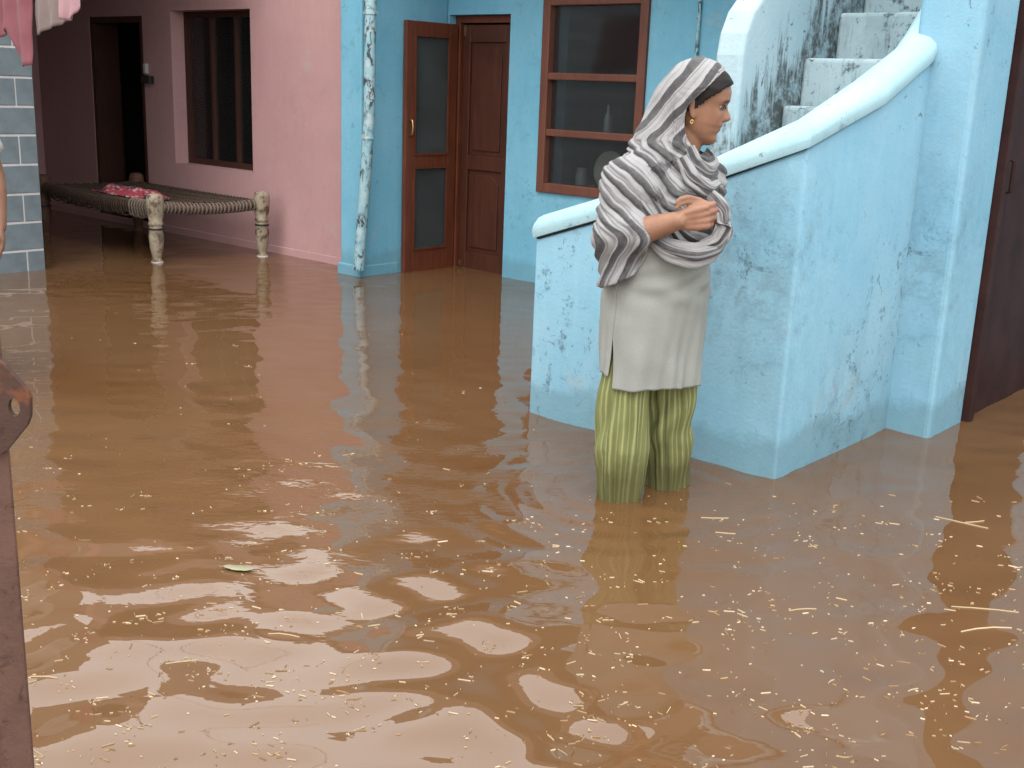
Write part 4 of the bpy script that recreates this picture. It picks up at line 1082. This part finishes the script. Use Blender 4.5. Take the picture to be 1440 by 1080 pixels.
        for j, z in enumerate(Z):
            cx, cy, r = (np.interp(z, zc, [c[q] for c in C]) for q in (0, 1, 3))
            pl = np.sin(A*13+phase+0.5*np.sin(z*8)); pl2 = np.sin(A*23+phase*2+2.5*np.sin(z*6+A))
            diag = np.sin(z*34+A*3.0+phase+1.2*np.sin(A*2+z*9))
            wd = np.exp(-((z-0.20)/0.13)**2)*(0.5+0.5*np.cos(A-(1.1 if phase > 1 else 3.4)))
            R_ = r*(1+0.050*pl+0.030*pl2)+(0.011 if phase > 1 else 0.0055)*diag*wd+0.004*np.sin(A*3+z*14+phase)
            V[j, :, 0] = cx+R_*np.cos(A); V[j, :, 1] = cy-R_*np.sin(A); V[j, :, 2] = z
            UV[j, :, 0] = A*30/(2*pi); UV[j, :, 1] = z
        grid_obj(nm, V, pm, W, UV, True, 0.002)

    # --- scarf: draped hull over head, shoulders and right arm, then a loose layer over the chest
    sm = stripe_mat()
    def axis(z):
        s = np.clip((z-1.02)/0.14, 0, 1); s = s*s*(3-2*s); return 0.075*s+0.0*(1-s), -0.005*s
    lf = np.array([[0.74, 0.67], [0.67, -0.74]])
    def torso(P, w_, d_):
        l = P[..., 0]*0.74+P[..., 1]*0.67; f = P[..., 0]*0.67-P[..., 1]*0.74
        wv = np.interp(P[..., 2], [0.6, 0.9, 1.0, 1.06, 1.1], [1, 1, 0.93, 0.6, 0.3]); k = np.sqrt((l/(w_*wv))**2+(f/(d_*wv))**2); return np.maximum((k-1)*d_*wv, P[..., 2]-1.07)
    def sdf_A(P):
        s = sd_ell(P, (0.080, -0.005, 1.248), (0.114, 0.099, 0.127))
        s = smin(s, sd_caps(P, (0.015, 0.01, 1.235), (-0.015, 0.0, 1.07), 0.072, 0.105), 0.03)
        s = smin(s, sd_caps(P, (0.05, 0.0, 1.12), (0.02, 0, 1.0), 0.075, 0.11), 0.05)
        s = smin(s, sd_caps(P, (-0.112, -0.098, 1.005), (0.112, 0.10, 1.005), 0.072, 0.072), 0.05)
        s = smin(s, torso(P, 0.172, 0.146), 0.04)
        s = smin(s, sd_caps(P, (-0.115, -0.10, 1.0), (-0.130, -0.150, 0.85), 0.070, 0.064), 0.03)
        s = smin(s, sd_caps(P, (-0.130, -0.150, 0.85), (-0.118, -0.125, 0.67), 0.062, 0.046), 0.03)
        s = smin(s, sd_caps(P, (-0.130, -0.150, 0.85), (-0.072, -0.182, 0.868), 0.062, 0.056), 0.03)
        s = smin(s, sd_caps(P, (0.105, 0.10, 1.0), (0.128, 0.005, 0.86), 0.064, 0.054), 0.04)
        return s
    def sdf_B(P):
        s = torso(P, 0.170, 0.143)
        s = smin(s, sd_caps(P, (-0.10, -0.09, 1.0), (0.112, 0.10, 1.0), 0.066, 0.066), 0.05)
        s = smin(s, sd_caps(P, (0.105, 0.10, 1.0), (0.128, 0.005, 0.855), 0.062, 0.050), 0.04)
        s = smin(s, sd_caps(P, (0.128, 0.005, 0.855), (0.140, -0.125, 0.875), 0.050, 0.038), 0.04)
        return s
    def hull(sdf, TH, Z):
        ax, ay = axis(Z); R = np.zeros_like(TH); hit = np.zeros(TH.shape, bool)
        for r in np.arange(0.42, 0.0, -0.003):
            P = np.stack([ax+r*np.cos(TH), ay-r*np.sin(TH), Z], -1)
            ins = (sdf(P) < 0) & ~hit; R[ins] = r; hit |= ins
            if hit.all(): break
        return R
    xe = lambda z: np.interp(z, [1.055, 1.075, 1.10, 1.14, 1.19, 1.235, 1.28, 1.32, 1.350, 1.372], [0.40, 0.150, 0.085, 0.056, 0.044, 0.050, 0.092, 0.128, 0.150, 0.158])
    def th_edge(z):
        """opening half-angle for a height: where the hull crosses the face edge"""
        z = np.atleast_1d(z); T = np.linspace(0, pi, 721)
        TH, ZZ = np.meshgrid(T, z); R = hull(sdf_A, TH, ZZ); ax, _ = axis(ZZ); X = ax+R*np.cos(TH)
        lim = xe(z)[:, None]; ok = X <= lim; first = np.argmax(ok, 1)
        return T[first]
    ni, nj = 260, 210
    sgrid = np.linspace(0, 1, ni); vgrid = np.linspace(0, 1, nj)
    deg = [0, 60, 86, 92, 98, 104, 112, 123, 134, 146, 160, 175, 200, 260, 330, 360]
    zl = [0.93, 0.935, 0.930, 0.905, 0.850, 0.800, 0.745, 0.712, 0.692, 0.690, 0.715, 0.755, 0.775, 0.78, 0.84, 0.93]
    low = np.interp(sgrid*360, deg, zl); gx_, gy_ = np.meshgrid(np.linspace(-0.1, 0.2, 41), np.linspace(-0.06, 0.06, 13))
    ztop = max(z_ for z_ in np.arange(1.30, 1.45, 0.001) if (sdf_A(np.stack([gx_, gy_, np.full_like(gx_, z_)], -1)) < -0.0005).any())
    print('scarf top', ztop)
    ztab = np.linspace(1.0, ztop, 140); etab = th_edge(ztab); etab = np.where(ztab < 1.062, 0, etab)
    k5 = np.ones(9)/9; e2 = np.convolve(np.pad(etab, 4, 'edge'), k5, 'valid'); etab = e2
    vv = 1-(1-vgrid)**1.55                      # denser near the crown
    Z = low[None, :]+(ztop-low[None, :])*vv[:, None]
    E = np.interp(Z, ztab, etab); TH = E+sgrid[None, :]*(2*pi-2*E)
    R = hull(sdf_A, TH, Z); R = smooth2(R, 4, False)
    ax, ay = axis(Z)
    X0, Y0_ = ax+R*np.cos(TH), ay-R*np.sin(TH)
    # stripe coordinate: direction of the cloth changes from hood to shoulder to arm drape
    wh = np.clip((Z-1.085)/0.09, 0, 1); wh = wh*wh*(3-2*wh)
    wa = np.clip((0.90-Z)/0.11, 0, 1); wa = wa*wa*(3-2*wa)
    ws = 1-wh-wa
    side = -Y0_
    arc = TH-2.2
    s_h = (0.80*X0-0.60*(Z-1.2))/0.052
    s_s = (0.60*(X0)+0.80*(Z-1.0)+0.10*side)/0.050-1.54
    s_a = (1.0*(X0+0.10)-0.34*(Z-0.86)+0.25*side)/0.050-5.64
    s = s_h*wh+s_s*ws+s_a*wa
    s = s+0.15*vnoise(X0, Z, 24, 5)+0.05*vnoise(X0, Z, 70, 6)
    fold = 0.0030*np.sin(2*pi*s*1.0+0.6)+0.0044*np.sin(2*pi*s*2.1+1.9*vnoise(X0, Z, 18, 9))+0.004*vnoise(TH*0.25, Z, 60, 3)
    amp = np.where(Z > 1.13, 0.45, 1.15)*np.clip((ztop-Z)/0.03, 0.05, 1)
    R2 = R+fold*amp+0.004
    # the free edge of the arm drape flares outwards a little
    R2 += 0.012*np.exp(-((Z-low[None, :])/0.03)**2)*((TH > 1.75) & (TH < 2.9))
    V = np.stack([ax+R2*np.cos(TH), ay-R2*np.sin(TH), Z+0.004*np.sin(TH*3)*(Z < 1.0)], -1)
    # close the crown
    top = V[-1].mean(0); top[2] = ztop+0.006
    V = np.concatenate([V, (V[-1]*0.5+top*0.5)[None], np.repeat(top[None, None], ni, 1)], 0)
    V[-3, :, 2] = V[-3, :, 2]; V[-2, :, 2] = ztop+0.0045
    s_ = np.concatenate([s, s[-1:], s[-1:]], 0); UV = np.stack([s_, np.zeros_like(s_)], -1)
    sc = grid_obj('scarf', V, sm, W, UV, False, 0.0035)
    # chest layer
    ni, nj = 190, 90
    T = np.radians(np.linspace(-80, 112, ni)); lowB = np.interp(np.degrees(T), [-80, -40, 10, 30, 48, 70, 85, 95, 112], [0.86, 0.835, 0.808, 0.786, 0.778, 0.786, 0.806, 0.832, 0.87])
    Z = lowB[None, :]+(1.085-lowB[None, :])*np.linspace(0, 1, nj)[:, None]; TH = np.repeat(T[None], nj, 0)
    R = hull(sdf_B, TH, Z); R = smooth2(R, 5, False); ax, ay = axis(Z); X0 = R*np.cos(TH); 
    t_ = (Z-lowB[None, :])
    sb = (t_*1.0+0.05*np.cos((TH-0.8)*1.6)+0.10*X0)/0.046+0.25*vnoise(TH*0.2, Z, 30, 12)+0.5*np.sin(TH*2.2)
    bunch = np.exp(-((t_-0.055)/0.045)**2)*0.024
    R = R-0.004+bunch+0.0095*np.sin(2*pi*sb*0.9+0.4)*np.clip(1.3-t_*4, 0.25, 1)+0.005*np.sin(2*pi*sb*2.3+TH*4)
    V = np.stack([ax+R*np.cos(TH), ay-R*np.sin(TH), Z+0.006*np.sin(TH*9)*np.exp(-(t_/0.03)**2)], -1)
    # turn the lower hem under
    hem = V[0].copy(); c0 = np.stack([ax[0], ay[0]], -1); hem[:, :2] = c0+(hem[:, :2]-c0)*0.90; hem[:, 2] += 0.012
    V = np.concatenate([hem[None], V], 0); sb = np.concatenate([sb[:1], sb], 0)
    grid_obj('scarf_chest', V, sm, W, np.stack([sb, np.zeros_like(sb)], -1), False, 0.0035)
    # bunched loop of scarf held in the hands, hanging to her left wrist
    def loop(pts, rad, ph):
        pts = [Vector(p) for p in pts]; fine = []
        for i in range(len(pts)-1):
            for q in range(10): fine.append(pts[i].lerp(pts[i+1], q/10))
        fine.append(pts[-1])
        for _ in range(6):
            fine = [fine[0]]+[(fine[i-1]+fine[i]*2+fine[i+1])/4 for i in range(1, len(fine)-1)]+[fine[-1]]
        na = 40; VV = []; UU = []
        for i, p in enumerate(fine):
            t = (fine[min(i+1, len(fine)-1)]-fine[max(i-1, 0)]).normalized(); a = t.cross(up).normalized(); b = a.cross(t)
            sN = i/(len(fine)-1); rr_ = np.interp(sN, np.linspace(0, 1, len(rad)), rad); row = []; ur = []
            for k in range(na):
                an = 2*pi*k/na; f_ = rr_*(1+0.16*sin(5*an+ph+3*sN)+0.10*sin(9*an-4*sN+ph))
                row.append(tuple(p+a*f_*cos(an)*0.62+b*f_*sin(an))); ur.append((an*3/(2*pi)+0.5*sN, 0))
            VV.append(row); UU.append(ur)
        grid_obj('scarf_fold', np.array(VV), sm, W, np.array(UU), True, 0.0)
    loop([(-0.030, -0.165, 0.850), (0.03, -0.200, 0.822), (0.10, -0.205, 0.812), (0.155, -0.160, 0.828), (0.178, -0.085, 0.870), (0.168, -0.060, 0.94)], [0.018, 0.030, 0.036, 0.036, 0.034, 0.022], 0.4)
    loop([(0.135, -0.165, 0.990), (0.168, -0.178, 0.960), (0.178, -0.170, 0.905), (0.162, -0.172, 0.858), (0.12, -0.185, 0.838)], [0.014, 0.021, 0.024, 0.022, 0.016], 1.9)
    # soft cowl at the throat
    loop([(0.060, -0.085, 1.115), (0.085, -0.092, 1.065), (0.125, -0.070, 1.040), (0.145, -0.005, 1.060), (0.12, 0.06, 1.09)], [0.020, 0.027, 0.030, 0.028, 0.020], 2.7)
    loop([(0.040, -0.110, 1.085), (0.080, -0.125, 1.025), (0.130, -0.100, 0.995), (0.155, -0.030, 1.010)], [0.016, 0.024, 0.026, 0.020], 4.1)
build_woman()

def build_bystander():
    """a man just outside the left edge: only his hanging forearm and hand come into the picture"""
    c = onz(5, 345, 0.0); hp = Vector((-4.625, 2.145, 0))          # where the hand hangs
    d = hp.normalized(); rt = Vector((d.y, -d.x, 0)); yaw = atan2(rt.y, rt.x)
    W = thing('person', 'person with a bare forearm and hand hanging in front of the grey block wall', 'person', (hp.x, hp.y, 0), yaw)
    up = Vector((0, 0, 1)); X = Vector((1, 0, 0)); mb = MB()
    cx = -0.285
    mb.rings([[Vector((cx, -0.01, 1.245))+Vector((p[1], -p[0], p[2])) for p in r] for r in head_rings(48, 48)])
    limb(mb, [(cx, 0.02, 1.12), (cx, 0.0, 1.30)], [0.065, 0.06], 16)
    mb.rings([[Vector((cx+a*cos(2*pi*k/28), b*sin(2*pi*k/28), z)) for k in range(28)] for z, a, b in ((0.52, 0.13, 0.10), (0.62, 0.17, 0.115), (0.78, 0.155, 0.11), (0.95, 0.175, 0.12), (1.08, 0.18, 0.11), (1.15, 0.12, 0.08), (1.18, 0.06, 0.06))])
    for sg in (-1, 1):
        sh = Vector((cx+sg*0.19, 0.0, 1.10)); el = Vector((cx+sg*0.255, 0.03, 0.86)); wr = Vector((cx+sg*0.262, -0.05, 0.650))
        limb(mb, [sh-X*sg*0.06, sh, sh.lerp(el, 0.5), el], [0.055, 0.055, 0.047, 0.042])
        limb(mb, [el, el.lerp(wr, 0.35), el.lerp(wr, 0.75), wr], [0.042, 0.043, 0.034, 0.028], 16)
        hand(mb, wr, (0.02*sg, -0.12, -0.99), (0.05, 0.98, -0.15), (-sg, 0.0, -0.05), 0.55, 1.05)
        hip = Vector((cx+sg*0.085, 0, 0.56)); kn = Vector((cx+sg*0.10, -0.015, 0.26)); an = Vector((cx+sg*0.10, 0.02, -0.13))
        limb(mb, [hip, hip.lerp(kn, 0.5), kn], [0.085, 0.075, 0.055]); limb(mb, [kn, kn.lerp(an, 0.35), an], [0.054, 0.052, 0.036])
        limb(mb, [an+Vector((0, 0.03, -0.04)), an+Vector((0, -0.06, -0.045)), an+Vector((0, -0.16, -0.05))], [0.03, 0.032, 0.022])
    b = remesh('body', mb, 0.0055, skin_mat('tanned_skin', None), W, 2)
    paint_tone(b, lambda co: np.tile(np.array([[0.30, 0.155, 0.10]]), (len(co), 1)))
    sh = cloth_mat('pale_shirt_cotton', (0.45, 0.43, 0.40), (0.52, 0.50, 0.47)); tr = cloth_mat('brown_trouser_cotton', (0.10, 0.08, 0.06), (0.14, 0.11, 0.08))
    n = 60
    V = np.array([[(cx+a*cos(2*pi*k/n)*(1+0.02*sin(k*1.3+z*20)), b_*sin(2*pi*k/n)*(1+0.02*sin(k*1.9+z*14)), z) for k in range(n)] for z, a, b_ in ((0.42, 0.205, 0.15), (0.55, 0.20, 0.145), (0.75, 0.185, 0.135), (0.95, 0.195, 0.14), (1.08, 0.205, 0.13), (1.15, 0.15, 0.10), (1.185, 0.075, 0.075))])
    grid_obj('shirt', V, sh, W, None, True, 0.004)
    for sg in (-1, 1):
        a, e = Vector((cx+sg*0.165, 0.0, 1.10)), Vector((cx+sg*0.235, 0.02, 0.93)); t = (e-a).normalized(); u = t.cross(Vector((0, 1, 0))).normalized(); v = t.cross(u)
        V = np.array([[tuple(a.lerp(e, s)+(u*cos(2*pi*k/30)+v*sin(2*pi*k/30))*(0.078-0.010*s+0.003*sin(k*2+s*9))) for k in range(30)] for s in np.linspace(0, 1, 10)])
        grid_obj('sleeve', V, sh, W, None, True, 0.004)
        V = np.array([[(cx+sg*0.09+(0.10-0.03*(0.62-z)/0.7)*cos(2*pi*k/40)*(1+0.03*sin(k*1.7)), (0.105-0.03*(0.62-z)/0.7)*sin(2*pi*k/40), z) for k in range(40)] for z in np.linspace(-0.12, 0.62, 16)])
        grid_obj('trouser_leg', V, tr, W, None, True, 0.003)
    hm = plain('black_hair', (0.015, 0.013, 0.012), 0.5)
    rings = head_rings(40, 60, 0.007); mbh = MB(); ni = 60
    mbh.v = [(cx+p[1], -0.01-p[0], 1.245+p[2]) for r in rings for p in r]
    for j in range(39):
        for i in range(ni):
            k = (i+1) % ni; q = [rings[j][i], rings[j][k], rings[j+1][i], rings[j+1][k]]
            if all((p[0] < 0.012 and p[2] > 0.10) or p[2] > 0.185 for p in q): mbh.f.append((j*ni+i, j*ni+k, (j+1)*ni+k, (j+1)*ni+i))
    obj('hair', mbh, hm, W, smooth=True, local=True)
build_bystander()

# ------------------------------------------------------------------ floating litter
def straw_mat():
    n = N('wet_straw'); oi = n.new('ShaderNodeAttribute'); oi.attribute_name = 'tint'
    n.setv(n.b.inputs['Base Color'], oi.outputs['Color']); n.rough(0.6); n.spec(0.3); return n.m

def build_straw():
    rng = random.Random(21); mat = straw_mat()
    def dens(px, py):
        v = noise.noise(Vector((px/120, py/60, 0.3)))+0.5*noise.noise(Vector((px/45, py/22, 5.0)))
        b = np.interp(py, [420, 520, 620, 700, 760, 850, 950, 1080], [0.0, 0.10, 0.35, 0.62, 0.85, 0.9, 0.8, 0.7])
        if px > 760 and 700 < py < 1000: b += 0.35
        if px > 1250: b -= 0.15
        if px < 420: b += 0.1
        if px > 980 and py < 690: b -= 0.35
        return (b+0.9*v)*0.8-0.08
    dry = [(0.44, 0.34, 0.21), (0.52, 0.43, 0.29), (0.36, 0.25, 0.14), (0.58, 0.50, 0.37), (0.28, 0.18, 0.09)]
    def bit(L, wdt, ang, x, y, bend, z0):
        c, s = cos(ang), sin(ang); nseg = 3 if L > 0.03 else 1; vs = []
        for k in range(nseg+1):
            t = k/nseg-0.5; lx = t*L; ly = bend*(t*t-0.1)*L
            px_, py_ = x+lx*c-ly*s, y+lx*s+ly*c; zz = water_z(px_, py_)+z0
            ww = wdt*(1-0.5*abs(t))/2
            vs += [(px_+s*ww, py_-c*ww, zz-0.0012), (px_-s*ww, py_+c*ww, zz-0.0012), (px_, py_, zz+0.0016)]
        fs = []
        for k in range(nseg):
            o = 3*k; fs += [(o, o+3, o+5, o+2), (o+2, o+5, o+4, o+1), (o, o+1, o+4, o+3)]
        return vs, fs
    mb = MB(); tints = []; big = []
    tries = 0; count = 0
    while count < 1900 and tries < 40000:
        tries += 1
        px = rng.uniform(-40, 1480); py = 420+670*rng.random()**0.75
        if rng.random() > dens(px, py): continue
        p = onz(px, py)
        if p.y > Y0-0.03 and p.x > XL-0.05 and p.y > Y0-0.03: 
            if p.x < XR+0.04 or p.y > YE-0.05: continue
        if (p-Vector((-2.01, 2.87, 0))).length < 0.09 or (p-Vector((-1.955, 3.10, 0))).length < 0.09: continue
        cl = 1 if rng.random() < 0.72 else rng.randint(2, 5)
        for q in range(cl):
            L = rng.choice([0.003, 0.004, 0.006, 0.007, 0.009, 0.013]) * rng.uniform(0.7, 1.4)
            if rng.random() < 0.06: L = rng.uniform(0.018, 0.032)
            x = p.x+rng.gauss(0, 0.015)*(q > 0); y = p.y+rng.gauss(0, 0.015)*(q > 0)
            ang = rng.gauss(radians(35), 0.75)
            vs, fs = bit(L, rng.uniform(0.0010, 0.0020)*(1.3 if L > 0.03 else 1), ang, x, y, rng.gauss(0, 0.18), 0.0010)
            t = rng.choice(dry); k = rng.uniform(0.6, 1.1)
            mb.add(vs, fs); tints += [tuple(min(1, c*k) for c in t)]*len(vs); count += 1
    o = obj('floating_straw', mb, mat); o['kind'] = 'stuff'; o['label'] = 'scattered bits of straw floating on the muddy water'
    ca = o.data.color_attributes.new('tint', 'FLOAT_COLOR', 'POINT')
    if len(o.data.vertices) == len(tints): ca.data.foreach_set('color', np.hstack([np.array(tints), np.ones((len(tints), 1))]).astype(np.float32).ravel())
    # long stalks big enough to count
    spots = [(1352, 735, 0.16, 0.1, 'long forked straw stalk drifting before the dark brown door'), (1385, 858, 0.17, 0.62, 'long straight straw stalk drifting out in front of the dark door'),
             (1385, 884, 0.14, 0.9, 'broad flattened straw blade drifting out in front of the dark door'), (1128, 857, 0.075, 0.9, 'curved straw stalk drifting in front of the staircase corner'),
             (255, 930, 0.07, 1.2, 'thick straw stub drifting near the latched iron gate post'), (62, 953, 0.06, 0.7, 'pale straw stub drifting against the iron gate post'),
             (400, 894, 0.075, 0.65, 'slim straw stalk drifting in the middle of the yard'), (1005, 728, 0.085, 0.7, 'pale straw stalk drifting beside the olive trousers'), (1020, 750, 0.06, 0.66, 'short straw stalk drifting beside the olive trousers')]
    for k, (px, py, L, ang, lab) in enumerate(spots):
        p = onz(px, py); m2 = MB(); vs, fs = bit(L, 0.0055 if k == 2 else 0.0024, ang, p.x, p.y, rng.gauss(0, 0.3), 0.0018); m2.add(vs, fs)
        if k == 0:
            vs, fs = bit(0.07, 0.0038, ang+0.9, p.x+0.03, p.y+0.035, 0.2, 0.0024); m2.add(vs, fs)
        s = obj('straw_stalk', m2, mat, origin=(p.x, p.y, 0)); tag(s, lab, 'straw', 'long straw stalks on the water')
        ca = s.data.color_attributes.new('tint', 'FLOAT_COLOR', 'POINT')
        for e in ca.data: e.color = (0.36, 0.28, 0.17, 1)
    # pale green leaf
    p = onz(335, 803); n = 18; vs = []; d = radians(38)
    for i in range(n+1):
        t = i/n*2-1; wv = 0.016*(1-t*t)**0.6*(1+0.15*t)
        for sg in (-1, 0, 1):
            lx, ly = t*0.042, sg*wv; x, y = p.x+lx*cos(d)-ly*sin(d), p.y+lx*sin(d)+ly*cos(d)
            vs.append((x, y, water_z(x, y)+0.003+0.0035*abs(sg)+0.002*t*t))
    fs = [(i*3+j, (i+1)*3+j, (i+1)*3+j+1, i*3+j+1) for i in range(n) for j in range(2)]
    o = obj('floating_leaf', MB().add(vs, fs), plain('pale_green_leaf', (0.40, 0.38, 0.24), 0.5), smooth=True, origin=(p.x, p.y, 0)); tag(o, 'pale green leaf floating on the brown water', 'leaf')
    sd_ = o.modifiers.new('solid', 'SOLIDIFY'); sd_.thickness = 0.0015
build_straw()
